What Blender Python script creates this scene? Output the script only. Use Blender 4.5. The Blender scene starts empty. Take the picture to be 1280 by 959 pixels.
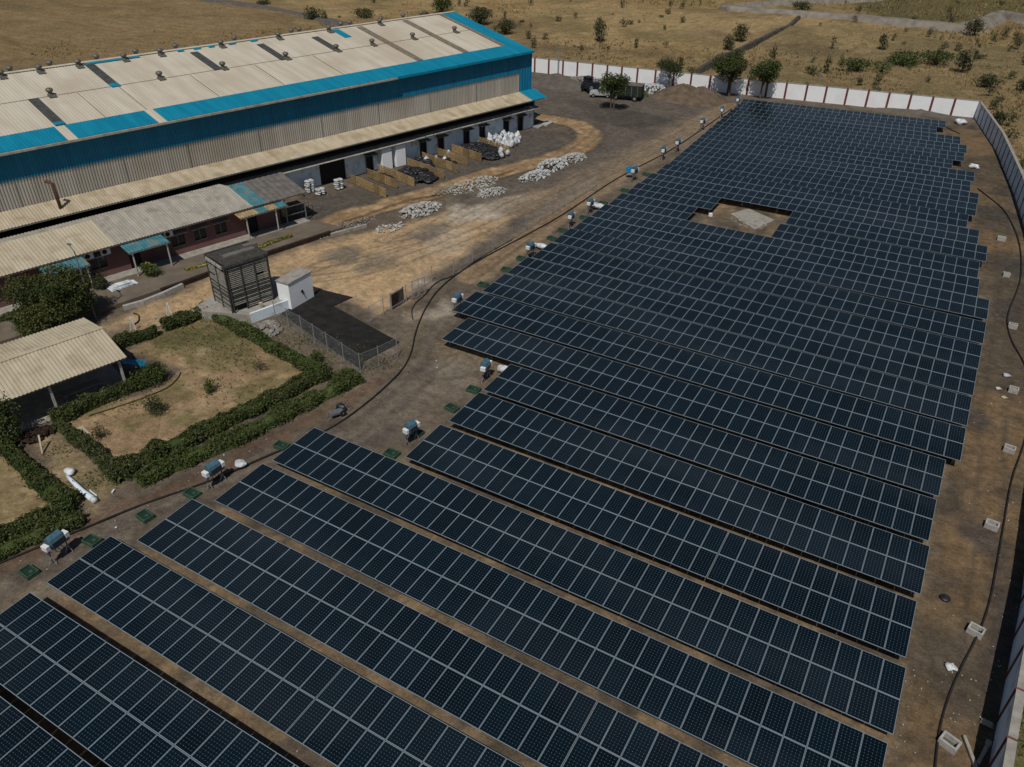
import bpy, math, random
import numpy as np
from mathutils import Vector, Matrix
random.seed(7); RNG = np.random.default_rng(7)
D = bpy.data
scn = bpy.context.scene
col = scn.collection
PI = math.pi

# ------------------------------------------------------------------ camera
F, YAW, PITCH, ROLL, CAMH = 980.65, -0.522055, 0.58552, 0.0107799, 32.3202
_cy, _sy, _cp, _sp = math.cos(YAW), math.sin(YAW), math.cos(PITCH), math.sin(PITCH)
FWD = Vector((_sy*_cp, _cy*_cp, -_sp)); RT = Vector((_cy, -_sy, 0)); UP = RT.cross(FWD)
R2 = RT*math.cos(ROLL) + UP*math.sin(ROLL); U2 = -RT*math.sin(ROLL) + UP*math.cos(ROLL)
CAMP = Vector((0, 0, CAMH))
cd = D.cameras.new('camera'); cam = D.objects.new('camera', cd); col.objects.link(cam)
cd.sensor_width = 36; cd.lens = F/1280*36; cd.clip_start = 0.5; cd.clip_end = 6000
m = Matrix((R2, U2, -FWD)).transposed().to_4x4(); m.translation = CAMP
cam.matrix_world = m; scn.camera = cam

def at(u, v, z=0.0):
    """survey helper: world position of a photo point that lies at height z"""
    d = R2*((u-640)/F) + U2*(-(v-479.5)/F) + FWD
    return CAMP + d*((z-CAMH)/d.z)

# frame of the factory: s along its front, t outwards
DV = Vector((.2605, .9655, 0)).normalized(); NV = Vector((DV.y, -DV.x, 0))
RZ = math.atan2(DV.y, DV.x)
def SN(s, t, z=0): return DV*s + NV*t + Vector((0, 0, z))
def toSN(p): return p.dot(DV), p.dot(NV)
def wall_s(u, v, t):
    d = R2*((u-640)/F) + U2*(-(v-479.5)/F) + FWD
    q = CAMP + d*((t-CAMP.dot(NV))/d.dot(NV)); return q.dot(DV), q.z

# ------------------------------------------------------------------ materials
def mat(name, c1, c2=None, scale=2.0, rough=.8, metal=0, bump=0, bscale=None, spec=.3, detail=6, vary=0, contrast=(.35, .65), stretch=None, c3=None, s3=.3):
    m = D.materials.new(name); m.use_nodes = True
    nt = m.node_tree; N = nt.nodes; L = nt.links; b = N['Principled BSDF']
    b.inputs['Roughness'].default_value = rough; b.inputs['Metallic'].default_value = metal
    b.inputs['Specular IOR Level'].default_value = spec
    b.inputs['Base Color'].default_value = (*c1, 1)
    g = N.new('ShaderNodeNewGeometry'); vec = g.outputs['Position']
    if stretch:
        m0 = N.new('ShaderNodeMapping'); m0.inputs['Rotation'].default_value = (0, 0, -RZ); L.new(vec, m0.inputs['Vector'])
        mp = N.new('ShaderNodeMapping'); mp.inputs['Scale'].default_value = stretch
        L.new(m0.outputs[0], mp.inputs['Vector']); vec = mp.outputs[0]
    out = None
    if c2:
        n = N.new('ShaderNodeTexNoise'); n.inputs['Scale'].default_value = scale; n.inputs['Detail'].default_value = detail
        L.new(vec, n.inputs['Vector'])
        r = N.new('ShaderNodeValToRGB'); r.color_ramp.elements[0].position = contrast[0]; r.color_ramp.elements[1].position = contrast[1]
        r.color_ramp.elements[0].color = (*c1, 1); r.color_ramp.elements[1].color = (*c2, 1)
        L.new(n.outputs['Fac'], r.inputs['Fac']); out = r.outputs['Color']
    if c3:
        n = N.new('ShaderNodeTexNoise'); n.inputs['Scale'].default_value = s3; n.inputs['Detail'].default_value = 8
        L.new(g.outputs['Position'], n.inputs['Vector'])
        r = N.new('ShaderNodeValToRGB'); r.color_ramp.elements[0].position = .52; r.color_ramp.elements[1].position = .7
        L.new(n.outputs['Fac'], r.inputs['Fac'])
        mx = N.new('ShaderNodeMix'); mx.data_type = 'RGBA'
        L.new(r.outputs['Color'], mx.inputs[0]); L.new(out, mx.inputs[6]); mx.inputs[7].default_value = (*c3, 1); out = mx.outputs[2]
    if vary:
        oi = N.new('ShaderNodeObjectInfo'); mr = N.new('ShaderNodeMapRange')
        mr.inputs[3].default_value = 1-vary; mr.inputs[4].default_value = 1+vary
        L.new(oi.outputs['Random'], mr.inputs[0])
        mx = N.new('ShaderNodeVectorMath'); mx.operation = 'SCALE'
        if out: L.new(out, mx.inputs[0])
        else: mx.inputs[0].default_value = c1
        L.new(mr.outputs[0], mx.inputs['Scale']); out = mx.outputs[0]
    if out: L.new(out, b.inputs['Base Color'])
    if bump:
        n = N.new('ShaderNodeTexNoise'); n.inputs['Scale'].default_value = bscale or scale*4; n.inputs['Detail'].default_value = 5
        L.new(g.outputs['Position'], n.inputs['Vector'])
        bp = N.new('ShaderNodeBump'); bp.inputs['Strength'].default_value = bump; bp.inputs['Distance'].default_value = .1
        L.new(n.outputs['Fac'], bp.inputs['Height']); L.new(bp.outputs[0], b.inputs['Normal'])
    return m

M = {}
M['roof'] = mat('cream_roof_sheet', (.52, .465, .37), (.62, .57, .47), .35, .65, spec=.25, stretch=(3, .25, 1), c3=(.50, .43, .33), s3=.13)
M['blueroof'] = mat('blue_roof_sheet', (.0, .20, .33), (.005, .25, .39), .6, .5, spec=.4, stretch=(3, .3, 1))
M['bluewall'] = mat('blue_wall_sheet', (.003, .15, .29), (.006, .19, .34), .5, .5, spec=.4, stretch=(3, .3, .3))
M['greywall'] = mat('grey_wall_sheet', (.34, .32, .28), (.43, .41, .365), .35, .6, stretch=(2.5, .3, .3), c3=(.33, .30, .25), s3=.15)
M['canopy'] = mat('stained_canopy_sheet', (.40, .33, .23), (.53, .46, .34), .8, .75, c3=(.33, .26, .17), s3=.5, stretch=(2, .4, 1))
M['greyroof'] = mat('old_asbestos_sheet', (.33, .31, .265), (.43, .40, .345), .9, .85, stretch=(2.5, .5, 1), c3=(.27, .245, .2), s3=.8)
M['shedroof'] = mat('ribbed_beige_sheet', (.46, .40, .29), (.54, .48, .36), .6, .7, stretch=(2.5, .4, 1), c3=(.42, .35, .245), s3=.7)
M['darkroof'] = mat('dark_roof_sheet', (.12, .11, .10), (.18, .165, .15), 1.5, .8)
M['skylight'] = mat('dirty_skylight_sheet', (.055, .058, .055), (.09, .09, .085), 2, .5, spec=.5)
M['brownstrip'] = mat('weathered_sheet_strip', (.17, .14, .10), (.25, .21, .16), 2, .7)
M['teal'] = mat('teal_awning_sheet', (.05, .17, .20), (.08, .24, .29), 1.5, .6, c3=(.22, .2, .15), s3=1.2)
M['rusty'] = mat('rusty_awning_sheet', (.42, .33, .19), (.30, .19, .09), 2, .8)
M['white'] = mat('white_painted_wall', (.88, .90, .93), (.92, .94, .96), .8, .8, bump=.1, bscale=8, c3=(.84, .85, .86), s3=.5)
M['whiteb'] = mat('bluewhite_and_shaded_white', (.70, .80, .88), (.78, .87, .94), 1.2, .8, bump=.1, bscale=8, c3=(.42, .44, .44), s3=.8)  # blue stands in for shade on white walls; true tint on sheeting
M['maroon'] = mat('maroon_paint', (.14, .035, .035), (.19, .055, .05), 2, .8)
M['pink'] = mat('dull_pink_plaster', (.16, .082, .078), (.20, .105, .10), 1, .85, bump=.1)
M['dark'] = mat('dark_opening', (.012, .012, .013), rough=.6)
M['glass'] = mat('dark_window_glass', (.02, .025, .03), rough=.12, spec=.5)
M['conc'] = mat('grey_concrete', (.27, .25, .22), (.38, .36, .32), 2, .9, bump=.2)
M['concl'] = mat('pale_concrete', (.34, .33, .31), (.47, .46, .44), 4, .9, bump=.2)
M['road'] = mat('worn_driveway', (.135, .108, .082), (.185, .15, .115), .8, .9, bump=.15, c3=(.14, .12, .10), s3=.5)
M['rust'] = mat('near_black_brown', (.018, .012, .009), (.045, .025, .016), 3, .9)  # dark brown, taken near black for the shadow trench below the kerb
M['steel'] = mat('galvanised_steel', (.42, .44, .45), (.52, .54, .55), 5, .45, metal=.6)
M['steeld'] = mat('dull_grey_steel', (.18, .19, .19), (.25, .26, .26), 5, .55, metal=.4)
M['frame'] = mat('panel_frame_aluminium', (.30, .37, .42), rough=.5, metal=.3, spec=.4)
M['brownpipe'] = mat('brown_flue_pipe', (.10, .045, .03), (.15, .07, .045), 4, .7)
M['vent'] = mat('oxidised_vent_metal', (.12, .11, .095), (.2, .19, .165), 6, .5, metal=.3)
M['wood'] = mat('pallet_wood', (.29, .195, .09), (.42, .30, .15), 3, .85, bump=.3, vary=.25)
M['oldwood'] = mat('weathered_tower_timber', (.04, .04, .036), (.09, .085, .075), 4, .9, bump=.3, vary=.1)
M['oldwood2'] = mat('pale_weathered_timber', (.17, .165, .145), (.28, .265, .23), 4, .9, bump=.3)
M['black'] = mat('black_plastic', (.012, .013, .015), (.03, .03, .034), 4, .45, spec=.5)
M['blackhose'] = mat('black_cable_conduit', (.015, .015, .016), (.03, .028, .025), 3, .7)
M['sack'] = mat('white_woven_sack', (.42, .45, .48), (.76, .78, .80), 2.2, .8, bump=.8, bscale=5, vary=.12)
M['stone'] = mat('pale_broken_stone', (.30, .30, .28), (.54, .53, .50), 2.5, .9, bump=.3)
M['stonew'] = mat('whitish_broken_stone', (.34, .36, .37), (.60, .61, .61), 3, .9, bump=.3)
M['stoned'] = mat('grey_broken_stone', (.20, .185, .165), (.33, .31, .28), 2, .9, bump=.3)
M['dirt'] = mat('heaped_earth', (.10, .072, .05), (.17, .125, .085), .9, .95, bump=.6, bscale=4)
M['dirtg'] = mat('grey_heaped_earth', (.10, .088, .075), (.15, .13, .11), .9, .95, bump=.6, bscale=4)
M['invblue'] = mat('blue_grey_cabinet_cover', (.05, .12, .17), (.08, .17, .23), 5, .4, spec=.5)
M['navy'] = mat('dark_cabinet_metal', (.03, .05, .06), rough=.5)
M['boxwhite'] = mat('white_enclosure', (.75, .76, .77), rough=.5)
M['redox'] = mat('red_oxide_leg', (.16, .06, .045), (.24, .12, .1), 8, .8)
M['green'] = mat('green_pit_cover', (.03, .07, .045), (.055, .11, .07), 6, .6)
M['greend'] = mat('green_pit_recess', (.015, .035, .025), rough=.6)
M['tarp'] = mat('blue_tarpaulin', (.0, .16, .32), (.01, .22, .4), 3, .5)
M['carw'] = mat('white_car_paint', (.45, .46, .47), rough=.25, spec=.5)
M['tyre'] = mat('black_tyre', (.018, .018, .018), rough=.85)
M['trkblue'] = mat('dark_blue_vehicle_paint', (.015, .025, .045), rough=.4, spec=.5)
M['dgreen'] = mat('dark_green_trailer_paint', (.018, .026, .022), (.035, .042, .035), 3, .6)
M['bark'] = mat('tree_bark', (.09, .065, .045), (.14, .11, .08), 6, .95)
M['barkp'] = mat('pale_bark', (.28, .23, .17), (.36, .31, .24), 6, .95)
M['yellow'] = mat('yellow_blossom', (.38, .32, .06), (.30, .26, .05), 8, .7)


def leafmat(name, a, b, scale=1.3):
    m = mat(name, a, b, scale, .65, spec=.25, contrast=(.3, .7)); return m
M['leafA'] = leafmat('dark_green_leaves', (.022, .038, .010), (.055, .075, .018))
M['leafB'] = leafmat('hedge_leaves', (.042, .062, .016), (.080, .108, .026))
M['leafC'] = leafmat('bright_shrub_leaves', (.045, .072, .018), (.085, .115, .03))
M['leafD'] = leafmat('dry_olive_leaves', (.075, .075, .035), (.12, .11, .055))
M['leafE'] = leafmat('dusty_green_leaves', (.04, .052, .022), (.08, .085, .035))
M['leafT'] = leafmat('olive_tree_leaves', (.05, .06, .016), (.095, .105, .03))
M['leafF'] = leafmat('scrub_green_leaves', (.035, .042, .017), (.07, .072, .03))
M['straw'] = leafmat('dry_grass_blades', (.23, .165, .078), (.32, .24, .12), .3)

# photovoltaic cells: pattern from the panel's own UVs
def cellmat():
    m = D.materials.new('photovoltaic_cells'); m.use_nodes = True
    nt = m.node_tree; N = nt.nodes; L = nt.links; b = N['Principled BSDF']
    uv = N.new('ShaderNodeUVMap'); sp = N.new('ShaderNodeSeparateXYZ'); L.new(uv.outputs[0], sp.inputs[0])
    def mth(op, a, bb=None, c=None):
        n = N.new('ShaderNodeMath'); n.operation = op
        for i, x in enumerate((a, bb, c)):
            if x is None: continue
            if isinstance(x, (int, float)): n.inputs[i].default_value = x
            else: L.new(x, n.inputs[i])
        return n.outputs[0]
    def cen(x): return mth('ABSOLUTE', mth('SUBTRACT', mth('FRACT', x), .5))
    fu, fv = cen(sp.outputs[0]), cen(sp.outputs[1])
    line = mth('GREATER_THAN', mth('MAXIMUM', fu, fv), .484)
    dia = mth('GREATER_THAN', mth('ADD', fu, fv), .90)
    bus = mth('GREATER_THAN', cen(mth('MULTIPLY', sp.outputs[0], 4.0)), .475)
    oi = N.new('ShaderNodeObjectInfo')
    r = N.new('ShaderNodeValToRGB'); r.color_ramp.elements[0].color = (.0026, .0072, .0128, 1); r.color_ramp.elements[1].color = (.0042, .0116, .0198, 1)
    L.new(oi.outputs['Random'], r.inputs[0])
    g = N.new('ShaderNodeNewGeometry'); n = N.new('ShaderNodeTexNoise'); n.inputs['Scale'].default_value = .11; n.inputs['Detail'].default_value = 4
    mp = N.new('ShaderNodeMapping'); mp.inputs['Scale'].default_value = (.5, 1.6, 1); L.new(g.outputs['Position'], mp.inputs['Vector']); L.new(mp.outputs[0], n.inputs['Vector'])
    r2 = N.new('ShaderNodeValToRGB'); r2.color_ramp.elements[0].position = .48; r2.color_ramp.elements[1].position = .68
    L.new(n.outputs['Fac'], r2.inputs[0])
    def mix(f, a, bb, k=1.0):
        x = N.new('ShaderNodeMix'); x.data_type = 'RGBA'
        if k != 1.0: f = mth('MULTIPLY', f, k)
        L.new(f, x.inputs[0])
        for i, q in ((6, a), (7, bb)):
            if isinstance(q, tuple): x.inputs[i].default_value = (*q, 1)
            else: L.new(q, x.inputs[i])
        return x.outputs[2]
    c = mix(r2.outputs[0], r.outputs[0], (.017, .025, .035), .6)      # thin dust film on some rows
    c = mix(bus, c, (.03, .055, .07), .2)
    c = mix(line, c, (.05, .08, .10), .6)
    c = mix(dia, c, (.20, .25, .28))
    L.new(c, b.inputs['Base Color'])
    b.inputs['Roughness'].default_value = .2; b.inputs['Specular IOR Level'].default_value = .17
    return m
M['cell'] = cellmat()

# ------------------------------------------------------------------ object helpers
def setp(o, label=None, cat=None, group=None, kind=None):
    if label: o['label'] = label
    if cat: o['category'] = cat
    if group: o['group'] = group
    if kind: o['kind'] = kind
    return o
def thing(name, label, cat, loc=(0, 0, 0), rz=0, group=None):
    o = D.objects.new(name, None); col.objects.link(o); o.empty_display_size = .3
    o.location = loc; o.rotation_euler = (0, 0, rz); setp(o, label, cat, group); return o
def link(name, me, parent=None, loc=None, rot=None, sc=None):
    o = D.objects.new(name, me); col.objects.link(o)
    if parent: o.parent = parent
    if loc is not None: o.location = loc
    if rot is not None: o.rotation_euler = rot
    if sc is not None: o.scale = sc
    return o
def copy_tree(o, parent=None):
    c = o.copy(); col.objects.link(c)
    if parent: c.parent = parent
    for ch in list(o.children): copy_tree(ch, c)
    return c

class MB:
    def __init__(s): s.v = []; s.f = []; s.m = []
    def add(s, vs, fs, mi=0):
        b = len(s.v); s.v += [tuple(v) for v in vs]; s.f += [tuple(b+i for i in f) for f in fs]; s.m += [mi]*len(fs); return s
    def box(s, c, sz, rot=None, mi=0, taper=1.0):
        hx, hy, hz = sz[0]/2, sz[1]/2, sz[2]/2; vs = []
        for z in (-1, 1):
            k = taper if z > 0 else 1
            for x, y in ((-1, -1), (1, -1), (1, 1), (-1, 1)): vs.append(Vector((x*hx*k, y*hy*k, z*hz)))
        if rot is not None: vs = [rot @ v for v in vs]
        c = Vector(c); return s.add([v+c for v in vs], [(3, 2, 1, 0), (4, 5, 6, 7), (0, 1, 5, 4), (1, 2, 6, 5), (2, 3, 7, 6), (3, 0, 4, 7)], mi)
    def b2(s, x0, x1, y0, y1, z0, z1, mi=0): return s.box(((x0+x1)/2, (y0+y1)/2, (z0+z1)/2), (abs(x1-x0), abs(y1-y0), abs(z1-z0)), None, mi)
    def beam(s, p, q, w, h=None, mi=0):
        p, q = Vector(p), Vector(q); d = q-p; L = d.length
        if L < 1e-6: return s
        return s.box((p+q)/2, (L, w, h or w), d.to_track_quat('X', 'Z').to_matrix(), mi)
    def tube(s, pts, r, n=6, mi=0, cap=True):
        pts = [Vector(p) for p in pts]; rs = r if isinstance(r, (list, tuple)) else [r]*len(pts); rings = []
        for i, p in enumerate(pts):
            d = (pts[min(i+1, len(pts)-1)]-pts[max(i-1, 0)]).normalized()
            a = d.cross(Vector((0, 0, 1)));
            if a.length < .05: a = d.cross(Vector((1, 0, 0)))
            a.normalize(); b = d.cross(a)
            rings.append([p + (a*math.cos(2*PI*k/n)+b*math.sin(2*PI*k/n))*rs[i] for k in range(n)])
        vs = [v for r_ in rings for v in r_]; fs = []
        for i in range(len(pts)-1):
            for k in range(n): fs.append((i*n+k, i*n+(k+1) % n, (i+1)*n+(k+1) % n, (i+1)*n+k))
        if cap: fs.append(tuple(range(n))[::-1]); fs.append(tuple((len(pts)-1)*n+k for k in range(n)))
        return s.add(vs, fs, mi)
    def lathe(s, c, prof, n=12, mi=0):
        c = Vector(c); vs = []; fs = []
        for r, z in prof:
            for k in range(n): vs.append(c+Vector((r*math.cos(2*PI*k/n), r*math.sin(2*PI*k/n), z)))
        for i in range(len(prof)-1):
            for k in range(n): fs.append((i*n+k, i*n+(k+1) % n, (i+1)*n+(k+1) % n, (i+1)*n+k))
        fs.append(tuple(range(n))[::-1]); fs.append(tuple((len(prof)-1)*n+k for k in range(n)))
        return s.add(vs, fs, mi)
    def corr(s, p, along, down, nrm, pitch, depth, mi=0):
        """ribbed metal sheet: from p, ribs repeat along `along`, run down `down`"""
        p, along, down, nrm = map(Vector, (p, along, down, nrm)); L = along.length; a = along.normalized()
        n = max(1, int(L/pitch)); w = L/n; prof = []
        for i in range(n):
            prof += [(i*w, 0), (i*w+.3*w, 0), (i*w+.45*w, depth), (i*w+.85*w, depth)]
        prof.append((L, 0)); vs = []
        for x, h in prof: q = p+a*x+nrm*h; vs += [q, q+down]
        fs = [(2*i, 2*i+1, 2*i+3, 2*i+2) for i in range(len(prof)-1)]
        return s.add(vs, fs, mi)
    def prism(s, poly, z0, z1, mi=0):
        n = len(poly); vs = [(x, y, z0) for x, y in poly]+[(x, y, z1) for x, y in poly]
        ar = sum(poly[i][0]*poly[(i+1) % n][1]-poly[(i+1) % n][0]*poly[i][1] for i in range(n))
        fs = [tuple(range(n))[::-1], tuple(range(n, 2*n))]+[(i, (i+1) % n, n+(i+1) % n, n+i) for i in range(n)]
        if ar < 0: fs = [f[::-1] for f in fs]
        return s.add(vs, fs, mi)
    def mesh(s, name, mats):
        me = D.meshes.new(name); me.from_pydata(s.v, [], s.f)
        for mm in mats: me.materials.append(M[mm] if isinstance(mm, str) else mm)
        if len(mats) > 1: me.polygons.foreach_set('material_index', s.m)
        me.update(); return me
    def build(s, name, mats, parent=None, loc=None, rot=None, smooth=False, bevel=0):
        if isinstance(mats, str): mats = [mats]
        me = s.mesh(name, mats)
        if smooth: me.polygons.foreach_set('use_smooth', [True]*len(me.polygons))
        o = link(name, me, parent, loc, rot)
        if bevel:
            bv = o.modifiers.new('bevel', 'BEVEL'); bv.width = bevel; bv.segments = 2; bv.limit_method = 'ANGLE'
        return o

def npmesh(name, V, Q, mats, mi=None):
    me = D.meshes.new(name); V = np.asarray(V, np.float32); Q = np.asarray(Q, np.int32); k = Q.shape[1]
    me.vertices.add(len(V)); me.vertices.foreach_set('co', V.ravel())
    me.loops.add(Q.size); me.loops.foreach_set('vertex_index', Q.ravel())
    me.polygons.add(len(Q)); me.polygons.foreach_set('loop_start', np.arange(0, Q.size, k, dtype=np.int32))
    me.polygons.foreach_set('loop_total', np.full(len(Q), k, np.int32))
    for mm in mats: me.materials.append(M[mm])
    if mi is not None: me.polygons.foreach_set('material_index', np.asarray(mi, np.int32))
    me.update(calc_edges=True); return me

def leaves(P, size, flat=.0, mi=None, asp=.55):
    """leaf-sized quads at points P with random orientation"""
    n = len(P); a = RNG.normal(size=(n, 3)); a[:, 2] *= (1-flat); a /= np.linalg.norm(a, axis=1)[:, None]
    b = RNG.normal(size=(n, 3)); b -= a*(a*b).sum(1)[:, None]; b /= np.linalg.norm(b, axis=1)[:, None]
    s = size*RNG.uniform(.6, 1.4, n)[:, None]
    V = np.stack([P-a*s*.5, P+b*s*asp*.5, P+a*s*.5, P-b*s*asp*.5], 1).reshape(-1, 3)
    Q = np.arange(4*n).reshape(n, 4); return V, Q

def blob(c, r, n=1, seed=0, nz=.25):
    """lumpy closed mass"""
    rg = np.random.default_rng(seed); vs = []; fs = []; A, B = 14, 8
    ph = rg.uniform(0, 6, 6)
    for i in range(B+1):
        th = PI*i/B
        for k in range(A):
            f = 2*PI*k/A
            q = 1+nz*(math.sin(3*f+ph[0])*math.sin(2*th+ph[1])+.6*math.sin(5*f+ph[2])*math.sin(4*th+ph[3]))
            vs.append((c[0]+r[0]*q*math.sin(th)*math.cos(f), c[1]+r[1]*q*math.sin(th)*math.sin(f), c[2]+r[2]*q*math.cos(th)))
    for i in range(B):
        for k in range(A): fs.append((i*A+k, (i+1)*A+k, (i+1)*A+(k+1) % A, i*A+(k+1) % A))
    return vs, fs

def path_len(pts): return sum((Vector(pts[i+1])-Vector(pts[i])).length for i in range(len(pts)-1))
def resample(pts, step):
    out = []; pts = [Vector(p) for p in pts]
    for i in range(len(pts)-1):
        L = (pts[i+1]-pts[i]).length; n = max(1, int(round(L/step)))
        for k in range(n): out.append(pts[i].lerp(pts[i+1], k/n))
    out.append(pts[-1]); return out
def smooth_path(pts, it=2):
    pts = [Vector(p) for p in pts]
    for _ in range(it):
        q = [pts[0]]
        for i in range(len(pts)-1): q += [pts[i].lerp(pts[i+1], .25), pts[i].lerp(pts[i+1], .75)]
        q.append(pts[-1]); pts = q
    return pts

# ------------------------------------------------------------------ noise for the ground
def vnoise(x, y, seed=0):
    xi = np.floor(x).astype(np.int64); yi = np.floor(y).astype(np.int64); fx = x-xi; fy = y-yi
    fx = fx*fx*(3-2*fx); fy = fy*fy*(3-2*fy)
    def h(a, b):
        n = (a*374761393+b*668265263+seed*982451653) & 0xffffffff
        n = ((n ^ (n >> 13))*1274126177) & 0xffffffff; n = n ^ (n >> 16)
        return (n & 0xffff)/65535.0
    return (h(xi, yi)*(1-fx)+h(xi+1, yi)*fx)*(1-fy)+(h(xi, yi+1)*(1-fx)+h(xi+1, yi+1)*fx)*fy
def fbm(x, y, sc, seed=0, o=4):
    r = 0; a = .5; t = 0
    for i in range(o): r = r+a*vnoise(x/sc, y/sc, seed+i); t += a; a *= .5; sc *= .5
    return r/t
def seg_dist(X, Y, pts):
    best = np.full(X.shape, 1e9)
    for i in range(len(pts)-1):
        ax, ay = pts[i][0], pts[i][1]; bx, by = pts[i+1][0], pts[i+1][1]; dx, dy = bx-ax, by-ay
        t = np.clip(((X-ax)*dx+(Y-ay)*dy)/(dx*dx+dy*dy+1e-9), 0, 1)
        best = np.minimum(best, np.hypot(X-ax-t*dx, Y-ay-t*dy))
    return best
def poly_sd(X, Y, poly):
    ins = np.zeros(X.shape, bool); n = len(poly)
    for i in range(n):
        ax, ay = poly[i][0], poly[i][1]; bx, by = poly[(i+1) % n][0], poly[(i+1) % n][1]
        c = ((ay > Y) != (by > Y)); xx = (bx-ax)*(Y-ay)/((by-ay) if abs(by-ay) > 1e-9 else 1e-9)+ax
        ins ^= c & (X < xx)
    d = seg_dist(X, Y, list(poly)+[poly[0]]); return np.where(ins, d, -d)
def ss(x, a, b): t = np.clip((x-a)/(b-a), 0, 1); return t*t*(3-2*t)
def PX(pts, z=0): return [tuple(at(u, v, z)[:2]) for u, v in pts]

WALLF = [(-84, 133.3), tuple(at(668, 90)[:2]), tuple(at(920, 117)[:2]), tuple(at(1100, 135)[:2]), tuple(at(1219, 147)[:2])]
WALLR = [tuple(at(1219, 147)[:2]), (3.7, 126.5), (6.6, 108), (8.35, 94), (9.2, 84), (10.0, 68), (10.0, 52), (9.45, 38), (8.55, 26.8), (7.9, 18), (7.2, 6)]

def build_ground():
    fx = np.arange(-72, 14, .3); fy = np.arange(10, 150, .33)
    def ext(a, lo, hi, st0, g):
        o = []; x = a[0]; st = st0
        while x > lo: st *= g; x -= st; o.append(x)
        o = o[::-1]+list(a); x = a[-1]; st = st0
        while x < hi: st *= g; x += st; o.append(x)
        return np.array(o)
    xs = ext(fx, -1500, 1500, .3, 1.035); ys = ext(fy, -600, 3000, .33, 1.03)
    X, Y = np.meshgrid(xs, ys); nx, ny = len(xs), len(ys)
    wx = X+1.6*(fbm(X, Y, 3.5, 11)-.5)*2; wy = Y+1.6*(fbm(X, Y, 3.5, 23)-.5)*2
    n1 = fbm(X, Y, 9, 1); n2 = fbm(X, Y, 2.2, 5); n3 = fbm(X, Y, 40, 9); n4 = fbm(X, Y, .9, 15, 3)
    C = np.zeros(X.shape+(3,))
    def lay(c, a):
        nonlocal C
        C = C*(1-a[..., None])+np.array(c)*a[..., None]
    # open country
    C[:] = (.27, .185, .085)
    lay((.33, .24, .12), ss(n3, .42, .62)*.8); lay((.17, .125, .06), ss(n1, .52, .72)*.7); lay((.15, .13, .055), ss(fbm(X, Y, 17, 31), .55, .7)*.35)
    lay((.20, .15, .085), ss(fbm(X, Y, 60, 77, 3), .5, .62)*.5)
    lay((.40, .30, .16), ss(n2, .6, .8)*.5)
    # scrubby greenish field at the right
    lay((.18, .142, .07), ss(poly_sd(wx, wy, PX([(985, 28), (900, 100), (1000, 118), (1225, 140), (1290, 180), (1400, 120), (1280, 50)])), -4, 5)*(.25+.4*ss(n1, .35, .6)))
    lay((.075, .075, .03), ss(poly_sd(X, Y, PX([(1060, 0), (1100, 25), (1210, 26), (1300, 18), (1300, -8), (1100, -8)])), -3, 3)*.75)
    lay((.15, .105, .055), ss(poly_sd(wx, wy, PX([(0, -20), (330, -5), (420, 40), (0, 110), (-200, 150), (-200, 0)])), -4, 6)*.5)
    for (u, v, r) in ((700, 60, 7), (812, 68, 6), (620, 32, 8), (1010, 62, 9), (905, 45, 6)):
        p = at(u, v); lay((.11, .08, .05), ss(-np.hypot((X-p.x)/1.6, Y-p.y)+r*(n2+.4), 0, 4)*.5)
    # compound soil
    comp = [(-90, 133)]+WALLF[1:]+WALLR[1:]+[(7, -20), (-90, -20)]
    inside = ss(poly_sd(X, Y, comp), -.6, .3)
    lay((.132, .106, .080), inside); lay((.175, .14, .10), inside*ss(n1, .45, .65)*.6); lay((.075, .063, .052), inside*ss(n2, .55, .75)*.6)
    lay((.20, .175, .14), inside*ss(fbm(X, Y, 1.6, 55), .62, .8)*.35)
    # strips between the tables
    arr = [(-36, 6), (5, 6), (5.6, 134), (-33.5, 131), (-33.5, 41), (-25, 41), (-25, 29), (-31, 29)]
    a = ss(poly_sd(X, Y, arr), -.5, .8)
    lay((.19, .138, .085), a*.85); lay((.095, .078, .06), a*ss(n2, .45, .62)*.85); lay((.31, .215, .12), a*ss(n4, .62, .8)*.4)
    # right verge
    vr = [(4.6, 0), (4.8, 60), (5.6, 75), (2.6, 100), (-1, 118), (-4, 136), (0, 140), (6, 118), (10.5, 90), (11, 50), (9, 5)]
    a = ss(poly_sd(X, Y, vr), -.4, .8)*inside
    lay((.098, .077, .054), a*.85); lay((.18, .122, .068), a*ss(fbm(X, Y, 7, 41), .52, .7)*.9); lay((.07, .06, .052), a*ss(fbm(X, Y, 5, 47), .5, .66)*.85)
    # yard of yellow sand
    sand = PX([(120, 410), (165, 385), (240, 362), (330, 325), (420, 297), (470, 285), (560, 262), (660, 240), (690, 240), (640, 275), (600, 305), (545, 345), (505, 372), (470, 398), (440, 385), (400, 362), (330, 385), (262, 395), (180, 415)])
    a = ss(poly_sd(wx, wy, sand), -.8, 1.2)
    lay((.45, .315, .18), a); lay((.33, .25, .16), a*ss(n2, .48, .72)*.5); lay((.56, .40, .24), a*ss(n1, .5, .7)*.6)
    for (u, v, r, c) in ((600, 262, 3.2, (.42, .38, .31)), (640, 255, 2.2, (.36, .33, .27)), (540, 290, 2.4, (.16, .14, .12)), (470, 330, 2.2, (.2, .165, .12)), (430, 318, 2.0, (.17, .15, .12)), (560, 300, 2.5, (.45, .36, .25)), (547, 388, 1.3, (.45, .40, .32)), (533, 355, 1.0, (.4, .33, .25)), (520, 395, 1.2, (.3, .24, .18)), (585, 455, 1.8, (.19, .16, .12)), (552, 455, 1.4, (.23, .2, .16))):
        p = at(u, v); lay(c, ss(-np.hypot((wx-p.x), (wy-p.y)/1.4)+r, -.5, 1.0)*.8)
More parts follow.
